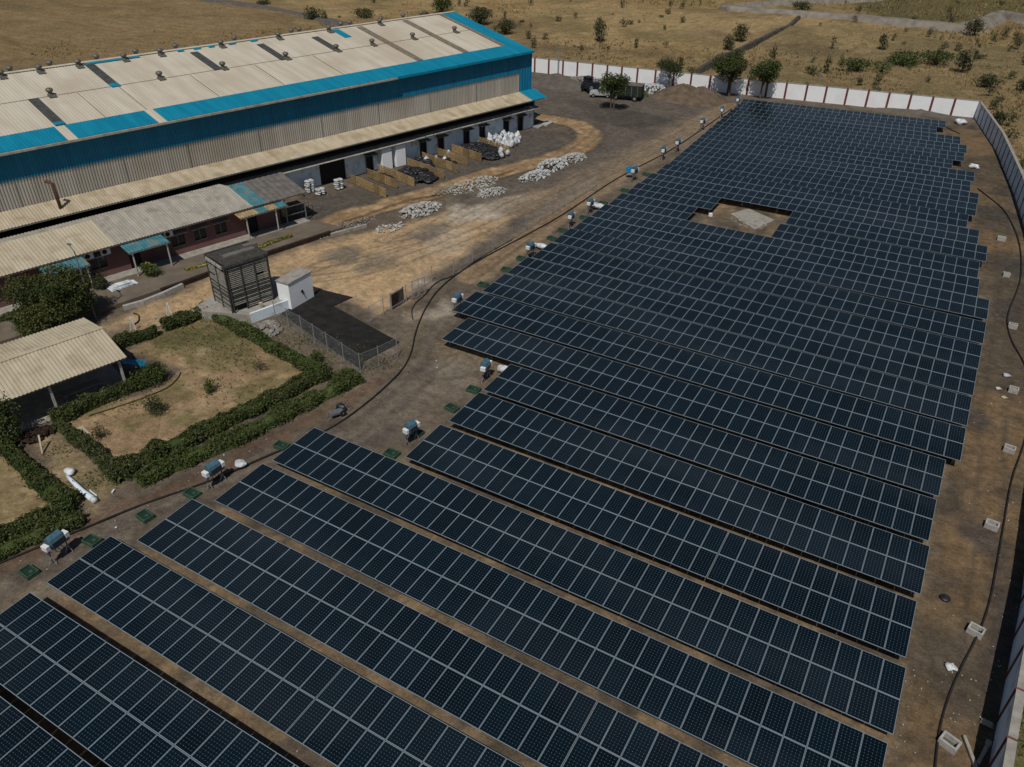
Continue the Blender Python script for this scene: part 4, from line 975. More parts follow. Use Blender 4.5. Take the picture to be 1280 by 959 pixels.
MB().b2(.25, LA-.25, .25, LB-.25, .1, HT-.2).build('dark_core', 'dark', TW_)  # dark box stands in for the unlit inside of the tower
mb = MB()
for k in range(11): mb.b2(-.05, LA+.05, k*LB/11+.01, (k+1)*LB/11-.02, HT, HT+.05)
mb.build('top_deck', 'oldwood', TW_)
MB().b2(-.16, LA+.16, -.22, -.12, HT-.12, HT+.08).b2(-.16, LA+.16, LB+.12, LB+.22, HT-.12, HT+.08).b2(-.22, -.12, -.16, LB+.16, HT-.3, HT-.02).b2(LA+.12, LA+.22, -.16, LB+.16, HT-.12, HT+.08).build('rim_boards', 'oldwood', TW_)
MB().b2(.5, LA-.3, .9, 1.5, HT+.06, HT+.32).b2(LA-.9, LA+.3, 1.6, 2.1, HT+.06, HT+.4).build('top_trough', 'darkroof', TW_)
for k in range(3): MB().b2(-.3, -.2, .15+k*.95, .95+k*.95, HT-.28, HT-.02).build('white_end_board', 'concl', TW_)
MB().box((1.9, -.75, .25), (.25, .25, .5)).build('pump', 'canopy', None, loc=(A_+e1*.2).to_tuple()[:2]+(ZP,), rot=(0, 0, math.atan2(e1.y, e1.x)))
o = D.objects['pump']; setp(o, 'small tan pump block standing at the foot of the timber tower', 'pump')
# pump house
c1, c2 = at(365, 387.5), at(393, 371); e1 = (c2-c1).normalized(); w1 = (c2-c1).length; e2 = Vector((-e1.y, e1.x, 0))
PH = thing('pump_house', 'small white cube-shaped pump house with grey flat roof', 'pump house', (c1.x, c1.y, 0), math.atan2(e1.y, e1.x))
mb = MB(); mb.b2(0, w1, 0, 1.35, -.1, 2.4); mb.build('wall', 'white', PH, bevel=.02)
MB().b2(-.06, w1+.06, -.06, 1.41, 2.403, 2.5).build('roof', 'conc', PH)
MB().tube([(w1*.52, -.06, 1.15), (w1*.52, -.003, 1.15)], .13, 12).tube([(w1*.52, -.07, 1.1), (w1*.52+.03, -.10, .9)], .05, 6).build('pipe_hole', 'dark', PH)
# black ground
bp_ = PX([(352, 392), (400, 362), (441, 372), (417, 383), (499, 428), (455, 452), (452, 462), (420, 440)])
mb = MB(); mb.prism(bp_, -.2, .045); M['blackgrd'] = mat('black_ground_tone', (.010, .010, .010), (.024, .022, .020), 1.2, .9, bump=.4)  # near-black flat sheet with slight mottling
setp(mb.build('black_ground', 'blackgrd'), kind='structure')

# ------------------------------------------------------------------ chain-link fences
def clf(label, px, H, post_step=2.6, mesh=True, sp=.22, brace=()):
    key = [at(u, v) for u, v in px]; o0 = key[0].copy(); t = thing('chain_link_fence', label, 'fence', o0)
    pts = resample(key, post_step)
    for p in pts: MB().tube([p-o0+Vector((0, 0, -.1)), p-o0+Vector((0, 0, H+.12))], .035, 6).build('post', 'steel', t)
    mb = MB()
    for a, b in zip(key[:-1], key[1:]):
        a, b = a-o0, b-o0; L_ = (b-a).length; d = (b-a)/L_
        for z in (.1, H): mb.beam(a+Vector((0, 0, z)), b+Vector((0, 0, z)), .016)
        n = int((L_+H)/sp)
        for i in range(n):
            x = i*sp-H
            for sgn in (1, -1):
                xa, za, xb, zb = x, 0.1, x+H, H
                if xa < 0: za += -xa; xa = 0
                if xb > L_: zb -= xb-L_; xb = L_
                if zb-za < .05: continue
                if sgn < 0: xa, xb = L_-xa, L_-xb
                mb.beam(a+d*xa+Vector((0, 0, za)), a+d*xb+Vector((0, 0, zb)), .006)
    mb.build('wire_mesh', 'steel', t); return t
clf('chain-link fence around the near side of the black ground', [(345, 400), (378, 419), (410, 440), (451, 467), (474, 458), (497, 446)], 1.7, 2.0)
clf('chain-link fence along the sand yard beside the cable line', [(508, 376), (540, 352), (567, 343), (591, 328), (640, 300), (690, 268), (745, 234)], 1.5, 2.9, sp=.26)
t = clf('short fence return by the dark board', [(463, 404), (480, 393), (490, 387), (508, 377)], 1.5, 1.6)
a, b = at(490, 387), at(505, 378)
t = thing('notice_board', 'dark rectangular board standing on the fence line beside the sand yard', 'board', a, math.atan2((b-a).y, (b-a).x)); w = (b-a).length
MB().b2(0, w, -.04, .04, .25, 1.45).build('board', 'rust', t); MB().b2(-.05, w+.05, -.06, -.041, 1.40, 1.5).b2(-.05, w+.05, -.06, -.041, .2, .28).build('frame', 'steel', t)
for x in (0, w): MB().b2(x-.04, x+.04, .042, .12, -.1, 1.55).build('post', 'steel', t)
# gate frame beside it
a = at(516, 374); t = thing('gate_frame', 'pale wire gate leaning on the fence right of the dark board', 'gate', a, 1.3)
for z in (.1, .9, 1.7): MB().beam((0, 0, z), (1.4, 0, z), .05).build('rail', 'steel', t)
for x in (0, .7, 1.4): MB().beam((x, 0, 0), (x, 0, 1.75), .05).build('stile', 'steel', t)

# ------------------------------------------------------------------ cables and kerb lines
def hose(label, px, r, m_='blackhose', name='cable', z=.05, cat='cable'):
    pts = smooth_path([at(u, v)+Vector((0, 0, z)) for u, v in px], 2); o0 = pts[0].copy(); mb = MB(); mb.tube([p-o0 for p in pts], r, 6)
    return setp(mb.build(name, m_, loc=o0), label, cat)
hose('long black conduit along the drive beside the hedges and fence', [(-20, 713), (60, 680), (120, 655), (180, 630), (270, 600), (330, 572), (380, 552), (420, 533), (462, 502), (497, 470), (510, 452), (516, 435), (519, 415), (533, 382), (552, 357), (590, 330), (636, 306), (690, 277), (720, 258), (760, 230), (792, 212), (840, 188), (880, 160), (915, 136)], .055, z=.06)
hose('thin black cable loop on the sandy ground by the fence', [(516, 400), (514, 388), (520, 378), (531, 370), (545, 352), (570, 345), (600, 322), (640, 300)], .04)
hose('black cable winding down the upper right verge', [(1222, 236), (1240, 250), (1255, 262), (1268, 285), (1276, 310), (1277, 345), (1270, 368), (1262, 385), (1258, 402), (1263, 425), (1275, 445), (1288, 470)], .06)
hose('thick black cable along the lower right verge', [(1290, 500), (1283, 545), (1274, 572), (1264, 600), (1257, 640), (1247, 700), (1238, 750), (1225, 790), (1198, 840), (1182, 880), (1172, 920), (1167, 980)], .05)
hose('thin hose lying across the big garden in a long curve', [(112, 520), (150, 508), (190, 494), (212, 484), (222, 474), (226, 466)], .035, 'leafE', 'hose', cat='hose')
hose('short curved hose by the corner of the shed roof', [(167, 392), (174, 394), (174, 402), (168, 406)], .05, 'blackhose', 'hose', cat='hose')
hose('brown drain pipe lying near the far right tables', [(1180, 158), (1190, 163), (1200, 168)], .05)

# ------------------------------------------------------------------ inverter stands
def make_inverter():
    t = thing('inverter_stand', '', 'inverter stand')
    b = MB(); n = 10
    # cabinet with curved cover, long axis x
    prof = [(-.32, .0), (-.34, .45), (-.26, .66), (-.08, .78), (.12, .78), (.30, .66), (.36, .45), (.34, .0)]
    vs = [(-.5, y, z+.95) for y, z in prof]+[(.5, y, z+.95) for y, z in prof]; k = len(prof)
    b.add(vs, [(i, i+k, i+1+k, i+1) for i in range(k-1)]+[tuple(range(k)), tuple(range(2*k-1, k-1, -1)), (k-1, 2*k-1, k, 0)])
    b.build('cabinet', 'invblue', t); MB().b2(-.44, .44, -.37, -.33, 1.0, 1.4).build('door', 'navy', t)
    MB().b2(-.505, .505, -.355, -.345, 1.42, 1.47).build('trim', 'steel', t)
    for x in (-.82, .74):
        o = MB().b2(x-.16, x+.16, -.35, .15, 1.12, 1.46).build('junction_box', 'boxwhite', t, bevel=.02)
        MB().b2(x-.12, x+.12, -.2, .08, .82, 1.115).build('lower_box', 'steeld', o)
    MB().beam((-.95, 0, .93), (.95, 0, .93), .06).beam((-.95, 0, 1.2), (.95, 0, 1.2), .05).build('cross_rail', 'steel', t)
    for x in (-.7, .65):
        o = MB().beam((x, 0, -.02), (x, 0, 1.3), .07).build('leg', 'redox', t)
        MB().beam((x, -.38, 0), (x, 0, .5), .04).beam((x, .38, 0), (x, 0, .5), .04).beam((x-.3, 0, .0), (x, 0, .4), .04).build('strut', 'steel', o)
    mb = MB()
    for x in (-.3, -.05, .2): mb.tube([(x, 0, .96), (x+.03, -.05, .7), (x+.12, -.02, .5), (x+.25, 0, .35)], .022, 5)
    mb.build('cables', 'blackhose', t); return t
INV = make_inverter()
ipos = [(77, 695, .32), (271, 604, .32), (515, 552, .5), (607, 474, .6), (572, 388, .5), (663, 322, .6), (713, 283, .6), (737, 266, .6), (792, 226, .7), (828, 200, .6), (846, 190, .2), (877, 163, .5), (901, 148, .6), (921, 135, .6)]
for i, (u, v, a) in enumerate(ipos):
    o = INV if i == 0 else copy_tree(INV)
    p = at(u, v); o.location = (p.x, p.y, 0); o.rotation_euler = (0, 0, PI/2+.1-(i % 3)*.12)
    o.scale = (.78, .85, .95) if i < 2 else (.68, .8, .95 if i < 8 else 1.05)
    o['label'] = 'blue-grey inverter cabinet on legs beside the drive, %s from the bottom of the photo' % ordw(i+1); o['group'] = 'inverter stands along the left ends of the rows'
hh = MB().lathe((0, 0, 0), [(.02, -.03), (.45, -.03), (.45, .03), (.02, .03)], 20).build('satellite_dish', 'tarp', loc=at(786, 222)+Vector((0, 0, 1.0)), rot=(1.3, .2, .4)); setp(hh, 'round blue disc propped beside the ninth inverter stand', 'disc')

def make_pit():
    t = thing('pit_box', '', 'pit box')
    MB().b2(-.42, .42, -.3, -.24, -.05, .22).b2(-.42, .42, .24, .3, -.05, .22).b2(-.42, -.36, -.24, .24, -.05, .22).b2(.36, .42, -.24, .24, -.05, .22).build('rim', 'green', t)
    MB().b2(-.36, .36, -.24, .24, -.05, .10).build('recess', 'greend', t)
    MB().box((.1, .05, .13), (.2, .16, .06)).build('handle', 'green', t); return t
PIT = make_pit(); gp = [(36, 715), (115, 676), (181, 645), (240, 617), (352, 557), (490, 567), (520, 541), (565, 510), (592, 487), (625, 478), (604, 356), (633, 337), (652, 323), (690, 298), (703, 288), (730, 272), (754, 254), (781, 238), (808, 218), (858, 192), (866, 184)]
for i, (u, v) in enumerate(gp):
    o = PIT if i == 0 else copy_tree(PIT); p = at(u, v, .1); o.location = (p.x, p.y, 0); o.rotation_euler = (0, 0, random.uniform(-.15, .15)); o.scale = (1.1, 1.1, 1)
    o['label'] = 'green open-topped pit box at a row end, %s from the bottom of the photo' % ordw(i+1); o['group'] = 'green pit boxes along the drive'

def sackblob(name, label, p, r, cat, m_='sack', group=None, seed=0, nz=.14, rz=0):
    vs, fs = blob((0, 0, r[2]*.85), r, seed=seed, nz=nz); o = MB().add(vs, fs).build(name, m_, loc=(p.x, p.y, p.z), rot=(0, 0, rz), smooth=True); return setp(o, label, cat, group)
for lb, u, v, r in (('crumpled white sack beside the second inverter stand', 301, 582, (.42, .34, .2)), ('white sack resting beside the fourth inverter stand', 629, 465, (.5, .3, .3)), ('white tarpaulin bundle beside the sixth inverter stand', 677, 310, (.8, .35, .25)), ('white tarpaulin bundle beside the eighth inverter stand', 747, 260, (.9, .4, .3))):
    sackblob('sack', lb, at(u, v, .1), r, 'sack', seed=int(u))

# ------------------------------------------------------------------ concrete inspection blocks etc.
def block(label, u, v, s_, rz, tall=.34):
    p = at(u, v, tall/2); mb = MB(); a, b, w = .5*s_, .38*s_, .11*s_
    s_ *= .85; a *= .85; b *= .85; mb.b2(-a, a, -b, -b+w, -.05, tall).b2(-a, a, b-w, b, -.05, tall).b2(-a, -a+w, -b+w, b-w, -.05, tall).b2(a-w, a, -b+w, b-w, -.05, tall)
    t = thing('concrete_pit_ring', label, 'concrete ring', (p.x, p.y, 0), rz, 'concrete rings on the right verge'); mb.build('ring', 'concl', t, bevel=.015); MB().b2(-a+w, a-w, -b+w, b-w, -.05, .05).build('floor', 'dirtg', t)
for lb, u, v, s_, rz in (('square concrete ring beside the lying posts, lowest on the right verge', 1187, 928, .92, -.35), ('square concrete ring next to the black manhole cover', 1220, 788, .86, -.25), ('square concrete ring at mid height of the right verge', 1240, 656, .85, -.1), ('flat concrete ring near litter, above the mid verge ring', 1262, 561, .8, -.1), ('small concrete ring by the white litter', 1267, 487, .75, 0), ('small concrete ring under the cable bend', 1252, 298, .9, 0), ('concrete ring at the verge beside the stepped rows', 1266, 407, .8, 0), ('faint concrete ring by the step of the rows', 1258, 343, .7, .2)):
    block(lb, u, v, s_, rz)
p = at(1181, 748); o = MB().lathe((0, 0, 0), [(.26, 0), (.28, .05), (.24, .10), (.1, .13)], 16).build('manhole_cover', 'black', loc=(p.x, p.y, 0), smooth=True); setp(o, 'black round cover lying on the right verge', 'cover')
for lb, a, b in (('grey concrete post lying at the foot of the side wall, left one', at(1205, 920, .1), at(1222, 965, .1)), ('grey concrete post leaning on the side wall, right one', at(1222, 955, .1), at(1236, 928, .5))):
    mb = MB(); mb.beam((0, 0, 0), b-a, .14); mb.box((b-a)*.97, (.2, .2, .2)); setp(mb.build('concrete_post', 'conc', loc=a), lb, 'post')
rg = random.Random(9)
for lb, u, v, s_ in (('crumpled white scrap between the two lowest rings', 1188, 835, .30), ('cream rock by the foot of the side wall', 1233, 905, .26), ('white cloth scrap above the small ring', 1258, 470, .28), ('white scrap left of the small ring', 1248, 486, .2), ('yellow litter scrap below the small ring', 1255, 497, .2), ('white torn sack by the step of the rows', 1217, 210, .6), ('pale slab by the far wall corner', 1200, 155, .9)):
    p = at(u, v); sackblob('litter', lb, Vector((p.x, p.y, -.05)), (s_, s_*.7, s_*.45), 'litter', m_='sack' if 'rock' not in lb and 'yellow' not in lb else 'canopy', seed=int(u), nz=.35)

def rubble(name, label, c, rx, ry, n, s0, s1, m_, h=.3, cat='rubble', kind='stuff', rz=0):
    rg = random.Random(int(abs(c.x*10)+abs(c.y))); mb = MB(); ca, sa = math.cos(rz), math.sin(rz)
    for _ in range(n):
        a = rg.uniform(0, 2*PI); r = math.sqrt(rg.random()); x, y = rx*r*math.cos(a), ry*r*math.sin(a); z = h*(1-r*r)
        s_ = rg.uniform(s0, s1); R_ = Matrix.Rotation(rg.uniform(0, 6), 3, 'Z') @ Matrix.Rotation(rg.uniform(-.6, .6), 3, 'X') @ Matrix.Rotation(rg.uniform(-.6, .6), 3, 'Y')
        mb.box((x*ca-y*sa, x*sa+y*ca, z+s_*.15), (s_, s_*rg.uniform(.5, 1), s_*rg.uniform(.25, .6)), R_, taper=rg.uniform(.5, .95))
    return setp(mb.build(name, m_, loc=(c.x, c.y, 0)), label, cat, kind=kind)
for lb, u, v, rx, ry, n, s1, m_, h in (
    ('heap of pale stones left of the curved track, second from the left', 525, 263, 1.7, 3.0, 330, .34, 'stone', .5),
    ('thin scatter of pale stones at the left of the sand yard', 487, 285, 1.1, 1.7, 60, .36, 'stone', .1),
    ('flat spread of grey stones below the pallet fences', 590, 232, 1.9, 4.2, 330, .26, 'stone', .15),
    ('pale stone heap just right of the flat grey spread', 615, 241, 1.2, 2.2, 190, .28, 'stone', .25),
    ('whitish stone heap, lower left of the pair by the track', 668, 221, 1.3, 2.6, 220, .34, 'stonew', .5),
    ('bright white stone heap, upper right of the pair by the track', 690, 209, 1.5, 2.6, 260, .38, 'stonew', 1.0),
    ('small grey-white stone heap nearest the curved track', 715, 199, 1.4, 2.5, 260, .36, 'stone', .55),
    ('dark stone scatter beside the yard edge below the pallet fences', 560, 238, 1.0, 2.5, 130, .28, 'stoned', .15),
    ('broken grey rock at the end of the white slab wall', 335, 412, 1.2, 1.2, 160, .42, 'stoned', .4),
    ('grey rubble strewn along the edge past the brown kerb', 430, 285, 1.2, 4.5, 220, .24, 'stoned', .08),
    ('dark broken stones piled beside the narrow path plot', 45, 545, .8, 1.4, 130, .35, 'rust', .3),
    ('grey rubble heap by the far wall near the warehouse corner', 725, 104, 3.0, 3.0, 220, .5, 'stoned', .9),
    ('mixed white rubbish heap against the far wall', 812, 113, 2.4, 3.6, 240, .5, 'stonew', .9),
    ('coarse grey rubble around the parked vehicles', 760, 106, 4, 4, 220, .6, 'stoned', .6),
    ('concrete rubble in the square opening of the array', 937, 278, 2.0, 1.8, 60, .35, 'stoned', .06)):
    rubble('rubble_heap', lb, at(u, v), rx, ry, n, .08 if v > 180 else .2, s1, m_, h, rz=-.2)
# the slab in the opening
mb = MB(); mb.prism(PX([(913, 268), (936, 262), (968, 276), (943, 288)]), -.05, .10); setp(mb.build('concrete_slab', 'conc'), 'broken pale concrete slab on the ground inside the square opening', 'slab')
o = MB().lathe((0, 0, 0), [(.25, 0), (.22, .3), (.05, .35)], 10).build('bucket', 'boxwhite', loc=at(888, 270)); setp(o, 'small white bucket at the left corner of the square opening', 'bucket')

def mound(name, label, c, rx, ry, h, m_, cat='mound'):
    n = 22; vs = []; fs = []; ph = c.x
    for i in range(n+1):
        for j in range(n+1):
            x, y = -1+2*i/n, -1+2*j/n; r = math.hypot(x, y)
            k = fbm(np.array([x*3+ph]), np.array([y*3+c.y]), 1.0, 3)[0]
            vs.append((x*rx, y*ry, h*max(0, 1-r)**.9*(.55+.9*k)+(-.12 if r > .98 else .0)))
    for i in range(n):
        for j in range(n): a = i*(n+1)+j; fs.append((a, a+n+1, a+n+2, a+1))
    return setp(MB().add(vs, fs).build(name, m_, loc=(c.x, c.y, -.05), smooth=True), label, cat)
mound('earth_mound', 'brown earth heap by the far wall, left one of the pair', at(852, 121), 5.0, 5.0, 2.2, 'dirt')
mound('earth_mound', 'brown earth heap by the far wall, right one of the pair', at(876, 124), 4.2, 5.0, 2.0, 'dirt')
mound('earth_mound', 'long grey earth heap along the far wall beside the warehouse', at(695, 104), 8, 4.5, 1.5, 'dirtg')
mound('earth_mound', 'low grey earth ridge under the far right wall', at(1150, 142), 7, 1.2, .7, 'dirtg')

# ------------------------------------------------------------------ pallet fences and heaps by the factory
def make_pallet():
    mb = MB()
    for k in range(7): mb.b2(.02, 1.13, -.055, -.035, .02+k*.155, .12+k*.155)
    for x in (.05, .57, 1.08): mb.b2(x-.05, x+.05, -.03, .05, .0, 1.08)
    for k in range(4): mb.b2(.02, 1.13, .055, .07, .04+k*.3, .13+k*.3)
    return mb.mesh('pallet', ['wood'])
PAL = make_pallet()
fences = [(51.3, -79.2, -72.0), (54.0, -79.5, -72.5), (56.0, -79.9, -72.6), (60.2, -79.5, -72.4), (63.1, -80.0, -72.7), (65.7, -80.0, -73.1), (68.2, -80.1, -73.1), (73.1, -80.0, -73.1)]
for i, (s_, t0, t1) in enumerate(fences):
    p = SN(s_, t0); t = thing('pallet_fence', 'yellowish pallet partition by the white doors, %s from the left' % ordw(i+1), 'pallet fence', (p.x, p.y, 0), math.atan2(NV.y, NV.x), 'pallet partitions in front of the doors')
    n = int((t1-t0)/1.17)
    for k in range(n): link('pallet', PAL, t, (k*1.17, random.uniform(-.05, .05), random.uniform(0, .04)-.02), (random.uniform(-.05, .05), 0, random.uniform(-.03, .03)))
def heap(label, s_, t_, rs, rt, h, n, m_, s0, s1, name='bag_heap'):
    rg = random.Random(int(s_*7)); mb = MB()
    for _ in range(n):
        a = rg.uniform(0, 2*PI); r = math.sqrt(rg.random()); x, y = rs*r*math.cos(a), rt*r*math.sin(a); z = h*(1-r*r)*rg.uniform(.6, 1); q = rg.uniform(s0, s1)
        vs, fs = blob((x, y, z+q*.2), (q, q*.75, q*.4), seed=rg.randint(0, 99), nz=.3); mb.add(vs, fs)
    p = SN(s_, t_); o = mb.build(name, m_, loc=(p.x, p.y, 0), rot=(0, 0, RZ), smooth=True); return setp(o, label, 'heap', kind='stuff')
heap('large black heap of plastic waste in the wide pallet bay', 58.3, -75.3, 1.7, 3.0, 1.0, 110, 'black', .3, .6)
heap('small black heap behind the second pallet partition', 55.0, -77.5, .7, 1.8, .5, 40, 'black', .25, .45)
heap('black heap against the wall in the middle bay', 61.8, -78.6, 1.1, 1.8, .8, 50, 'black', .3, .55)
heap('black heap of bags left of the white bulk bags', 70.6, -77.0, 2.2, 3.6, .9, 130, 'black', .3, .6)
heap('mixed dark heap between the fifth and sixth partitions', 64.4, -77.5, .9, 2.2, .5, 40, 'black', .25, .45)
rg = random.Random(12); k = 0
vs_, fs_ = blob((0, 0, .42), (.5, .5, .52), seed=3, nz=.10); BAG = MB().add(vs_, fs_).tube([(0, 0, .85), (.05, 0, 1.05)], [.14, .24], 8).mesh('bulk_bag', ['sack']); BAG.polygons.foreach_set('use_smooth', [True]*len(BAG.polygons))
for i in range(8):
    for j in range(5):
        s_ = 73.9+i*.66+rg.uniform(-.15, .15); t_ = -79.6+j*.95+rg.uniform(-.2, .2)-i*.1; lay_ = 0.0
        if j > 3 and i > 5: continue
        p = SN(s_, t_, .25*rg.random()); o = link('bulk_bag', BAG, None, p, (rg.uniform(-.6, .6), rg.uniform(-.6, .6), rg.uniform(0, 6)), (rg.uniform(.45, .85), rg.uniform(.5, .8), rg.uniform(.55, 1.05)))
        setp(o, 'white bulk bag packed in the heap beside the last pallet partition', 'bulk bag', 'white bulk bags by the white wall')
for i, (s_, t_) in enumerate(((72.4, -73.8), (71.9, -74.6), (72.6, -75.2), (71.3, -73.6), (62.9, -78.9), (63.9, -78.3), (64.5, -77.2), (62.4, -79.2), (66.5, -79.0))):
    p = SN(s_, t_, .1); o = link('bulk_bag', BAG, None, p, (rg.uniform(-.3, .3), rg.uniform(-.3, .3), rg.uniform(0, 6)), (.65, .65, .7))
    setp(o, 'loose white bag '+('at the open end of the bag heap' if i < 4 else 'among the middle pallet bays'), 'bag', 'loose white bags '+('by the last bay' if i < 4 else 'in the middle bays'))
# sacks stacked at left of the gate
for lb, u, v, n in (('stack of white sacks left of the dark gateway, taller one', 388, 240, 6), ('low stack of blue-white sacks left of the dark gateway, shorter one', 401, 243, 3), ('stack of grey sacks just inside the dark gateway', 424, 236, 5)):
    p = at(u, v); t = thing('sack_stack', lb, 'sack stack', (p.x, p.y, 0), RZ)
    for k in range(n):
        for q in (-.27, .27):
            vs, fs = blob((q+random.uniform(-.05, .05), random.uniform(-.05, .05), .13+k*.24), (.30, .44, .15), seed=k+int(u), nz=.12); MB().add(vs, fs).build('sack', 'stonew', t, smooth=True)
t = thing('pallet_fence', 'short wooden crate panel beside the stacked sacks', 'crate panel', at(379, 247), RZ+PI/2); link('pallet', PAL, t, (0, 0, 0), None, (1.2, 1, .9)); link('pallet', PAL, t, (1.35, 0, 0), None, (1.2, 1, .9))
t = thing('crate', 'tall orange-brown crate leaning in the end bay of the office', 'crate', at(353, 272, .1), RZ+.3)
MB().b2(0, .9, 0, .5, 0, 1.3).build('box', 'wood', t); MB().b2(-.02, .92, -.03, 0, .1, .18).b2(-.02, .92, -.03, 0, 1.1, 1.18).build('batten', 'wood', t)
# scaffold trestle
t = thing('trestle', 'thin metal trestle on the apron beside the office end bay', 'trestle', at(378, 272), RZ)
for x in (0, 1.4, 2.8): MB().beam((x, 0, 0), (x, 0, 1.1), .04).beam((x, .8, 0), (x, .8, 1.1), .04).build('leg', 'steeld', t)
MB().beam((0, 0, 1.1), (2.8, 0, 1.1), .05).beam((0, .8, 1.1), (2.8, .8, 1.1), .05).beam((0, 0, .5), (2.8, 0, .5), .03).build('rail', 'steeld', t)
for lb, u, v, L_ in (('white sheet pile leaning by the office door, under the teal awning', 153, 358, 1.6),):
    p = at(u, v, .32); t = thing('sheet_pile', lb, 'sheet pile', (p.x, p.y, .32), RZ+.05)
    for k in range(4): MB().box((random.uniform(-.1, .1), random.uniform(-.08, .08), .05+k*.09), (2.4-k*.4, 1.0-.12*k, .06), Matrix.Rotation(random.uniform(-.1, .1), 3, 'Z')).build('sheet', 'whiteb' if k % 2 else 'sack', t)
rubble('litter_heap', 'white litter beside the end of the office flower border', at(375, 283, .2), .5, .8, 40, .1, .3, 'sack', .2)
# slabs lying by the warehouse corner
for lb, u, v in (('grey slab lying on the ground at the warehouse corner, left one', 674, 158), ('pale slab lying on the ground at the warehouse corner, right one', 684, 155)):
    p = at(u, v); setp(MB().box((0, 0, .1), (2.4, 1.0, .2), Matrix.Rotation(.1, 3, 'X')).build('slab', 'concl' if 'pale' in lb else 'conc', loc=(p.x, p.y, 0), rot=(0, 0, RZ+.3)), lb, 'slab')

# ------------------------------------------------------------------ rolled sheeting, poles, small garden things
pts = [at(84, 595, .15), at(92, 603, .15), at(103, 614, .15), at(116, 624, .15)]; o0 = pts[0].copy()
t = thing('rolled_sheet', 'long blue-white roll of sheeting lying at the end of the hedge', 'roll', (o0.x, o0.y, 0))
MB().tube([p-Vector((o0.x, o0.y, 0)) for p in pts], [.10, .14, .17, .20], 10).build('roll', 'whiteb', t, smooth=True)
MB().tube([pts[-1]-Vector((o0.x, o0.y, 0)), pts[-1]-Vector((o0.x, o0.y, 0))+(pts[-1]-pts[-2])*.25], [.21, .18], 10).build('end_wrap', 'sack', t, smooth=True)
sackblob('sack', 'crumpled white sack at the upper end of the blue-white roll', at(88, 592), (.4, .3, .2), 'sack', seed=3)
setp(MB().beam(at(112, 613, .05), at(121, 620, .05), .07).build('white_pipe', 'boxwhite'), 'short white pipe on the soil beside the roll', 'pipe')
setp(MB().beam(at(140, 616, .05), at(143, 612, .05), .09).build('white_scrap', 'boxwhite'), 'small curved white scrap near the drive edge', 'scrap')
for lb, a, b in (('white kerb strip inside the bottom-left garden', at(40, 593, .05), at(58, 609, .05)), ('sand-coloured plank beside the left garden hedge', at(100, 534, .04), at(112, 546, .04)), ('wooden stake in the narrow path plot', at(53, 567), at(52, 553, .35)+Vector((0, 0, .6)))):
    setp(MB().beam(a, b, .12 if 'kerb' in lb else (.4 if 'plank' in lb else .1), .1).build('kerb_strip' if 'kerb' in lb else ('plank' if 'plank' in lb else 'stake'), 'boxwhite' if 'kerb' in lb else 'canopy'), lb, 'strip' if 'kerb' in lb else ('plank' if 'plank' in lb else 'stake'))
setp(MB().beam(at(185, 412, .06), at(200, 407, .06), .12).build('kerb_strip', 'concl'), 'pale kerb piece between the two short hedges', 'kerb')
a = at(120, 399); t = thing('lamp_pole', 'thin grey pole rising in front of the large dark tree', 'pole', (a.x, a.y, 0))
MB().tube([(0, 0, -.1), (0, 0, 6.2)], [.07, .045], 8).build('shaft', 'steeld', t); MB().beam((0, 0, 6.15), (-.9, .3, 6.4), .05).build('arm', 'steeld', t); MB().box((-1.0, .33, 6.42), (.4, .16, .09)).build('lamp_head', 'steeld', t)
for lb, u, v in (('pale blue plant-support frame near the top garden hedge, right one', 213, 395), ('pale blue plant-support frame by the short hedge, left one', 168, 413)):
    a = at(u, v); t = thing('support_frame', lb, 'frame', (a.x, a.y, 0))
    for k in range(3): MB().tube([(.3*math.cos(k*2.1), .3*math.sin(k*2.1), 0), (0, 0, 1.3)], .03, 5).build('leg', 'whiteb', t)
for lb, u, v, h in (('slim white utility post outside the far wall, right of the trees', 1020, 124, 4.0), ('slim utility post by the far wall behind the grey heap', 697, 95, 4.2), ('lone thin post in the top middle field', 804, 12, 4)):
    a = at(u, v); o = MB().tube([(0, 0, 0), (0, 0, h)], .07, 6).box((0, 0, h), (.3, .12, .12)).build('utility_post', 'steel', loc=(a.x, a.y, 0)); setp(o, lb, 'post')

# handcart beside the drive
a = at(421, 520); t = thing('handcart', 'dark tipped handcart with bundled frame lying on the drive', 'handcart', (a.x, a.y, 0), 1.25)
MB().box((0, 0, .32), (1.0, .5, .22), Matrix.Rotation(.15, 3, 'Y')).box((-.2, .0, .47), (.5, .38, .1), Matrix.Rotation(.2, 3, 'Y')).build('tray', 'steeld', t, bevel=.03)
for y in (-.32, .32):
    o = MB().tube([(.35, y-.03, .24), (.35, y+.03, .24)], .24, 16).build('wheel', 'tyre', t); MB().tube([(.35, y-.035, .24), (.35, y+.035, .24)], .06, 8).build('hub', 'steel', o)
MB().tube([(.5, -.2, .35), (1.0, -.2, .75), (1.05, .2, .75), (.5, .2, .35)], .025, 6).build('handle', 'trkblue', t); MB().tube([(-.5, -.2, .35), (-.75, -.22, .02)], .025, 6).tube([(-.5, .2, .35), (-.75, .22, .02)], .025, 6).build('prop', 'steeld', t)
sackblob('bundle', 'dark blue bundle on the ground against the tipped handcart', at(427, 513), (.4, .3, .3), 'bundle', 'trkblue', seed=8)

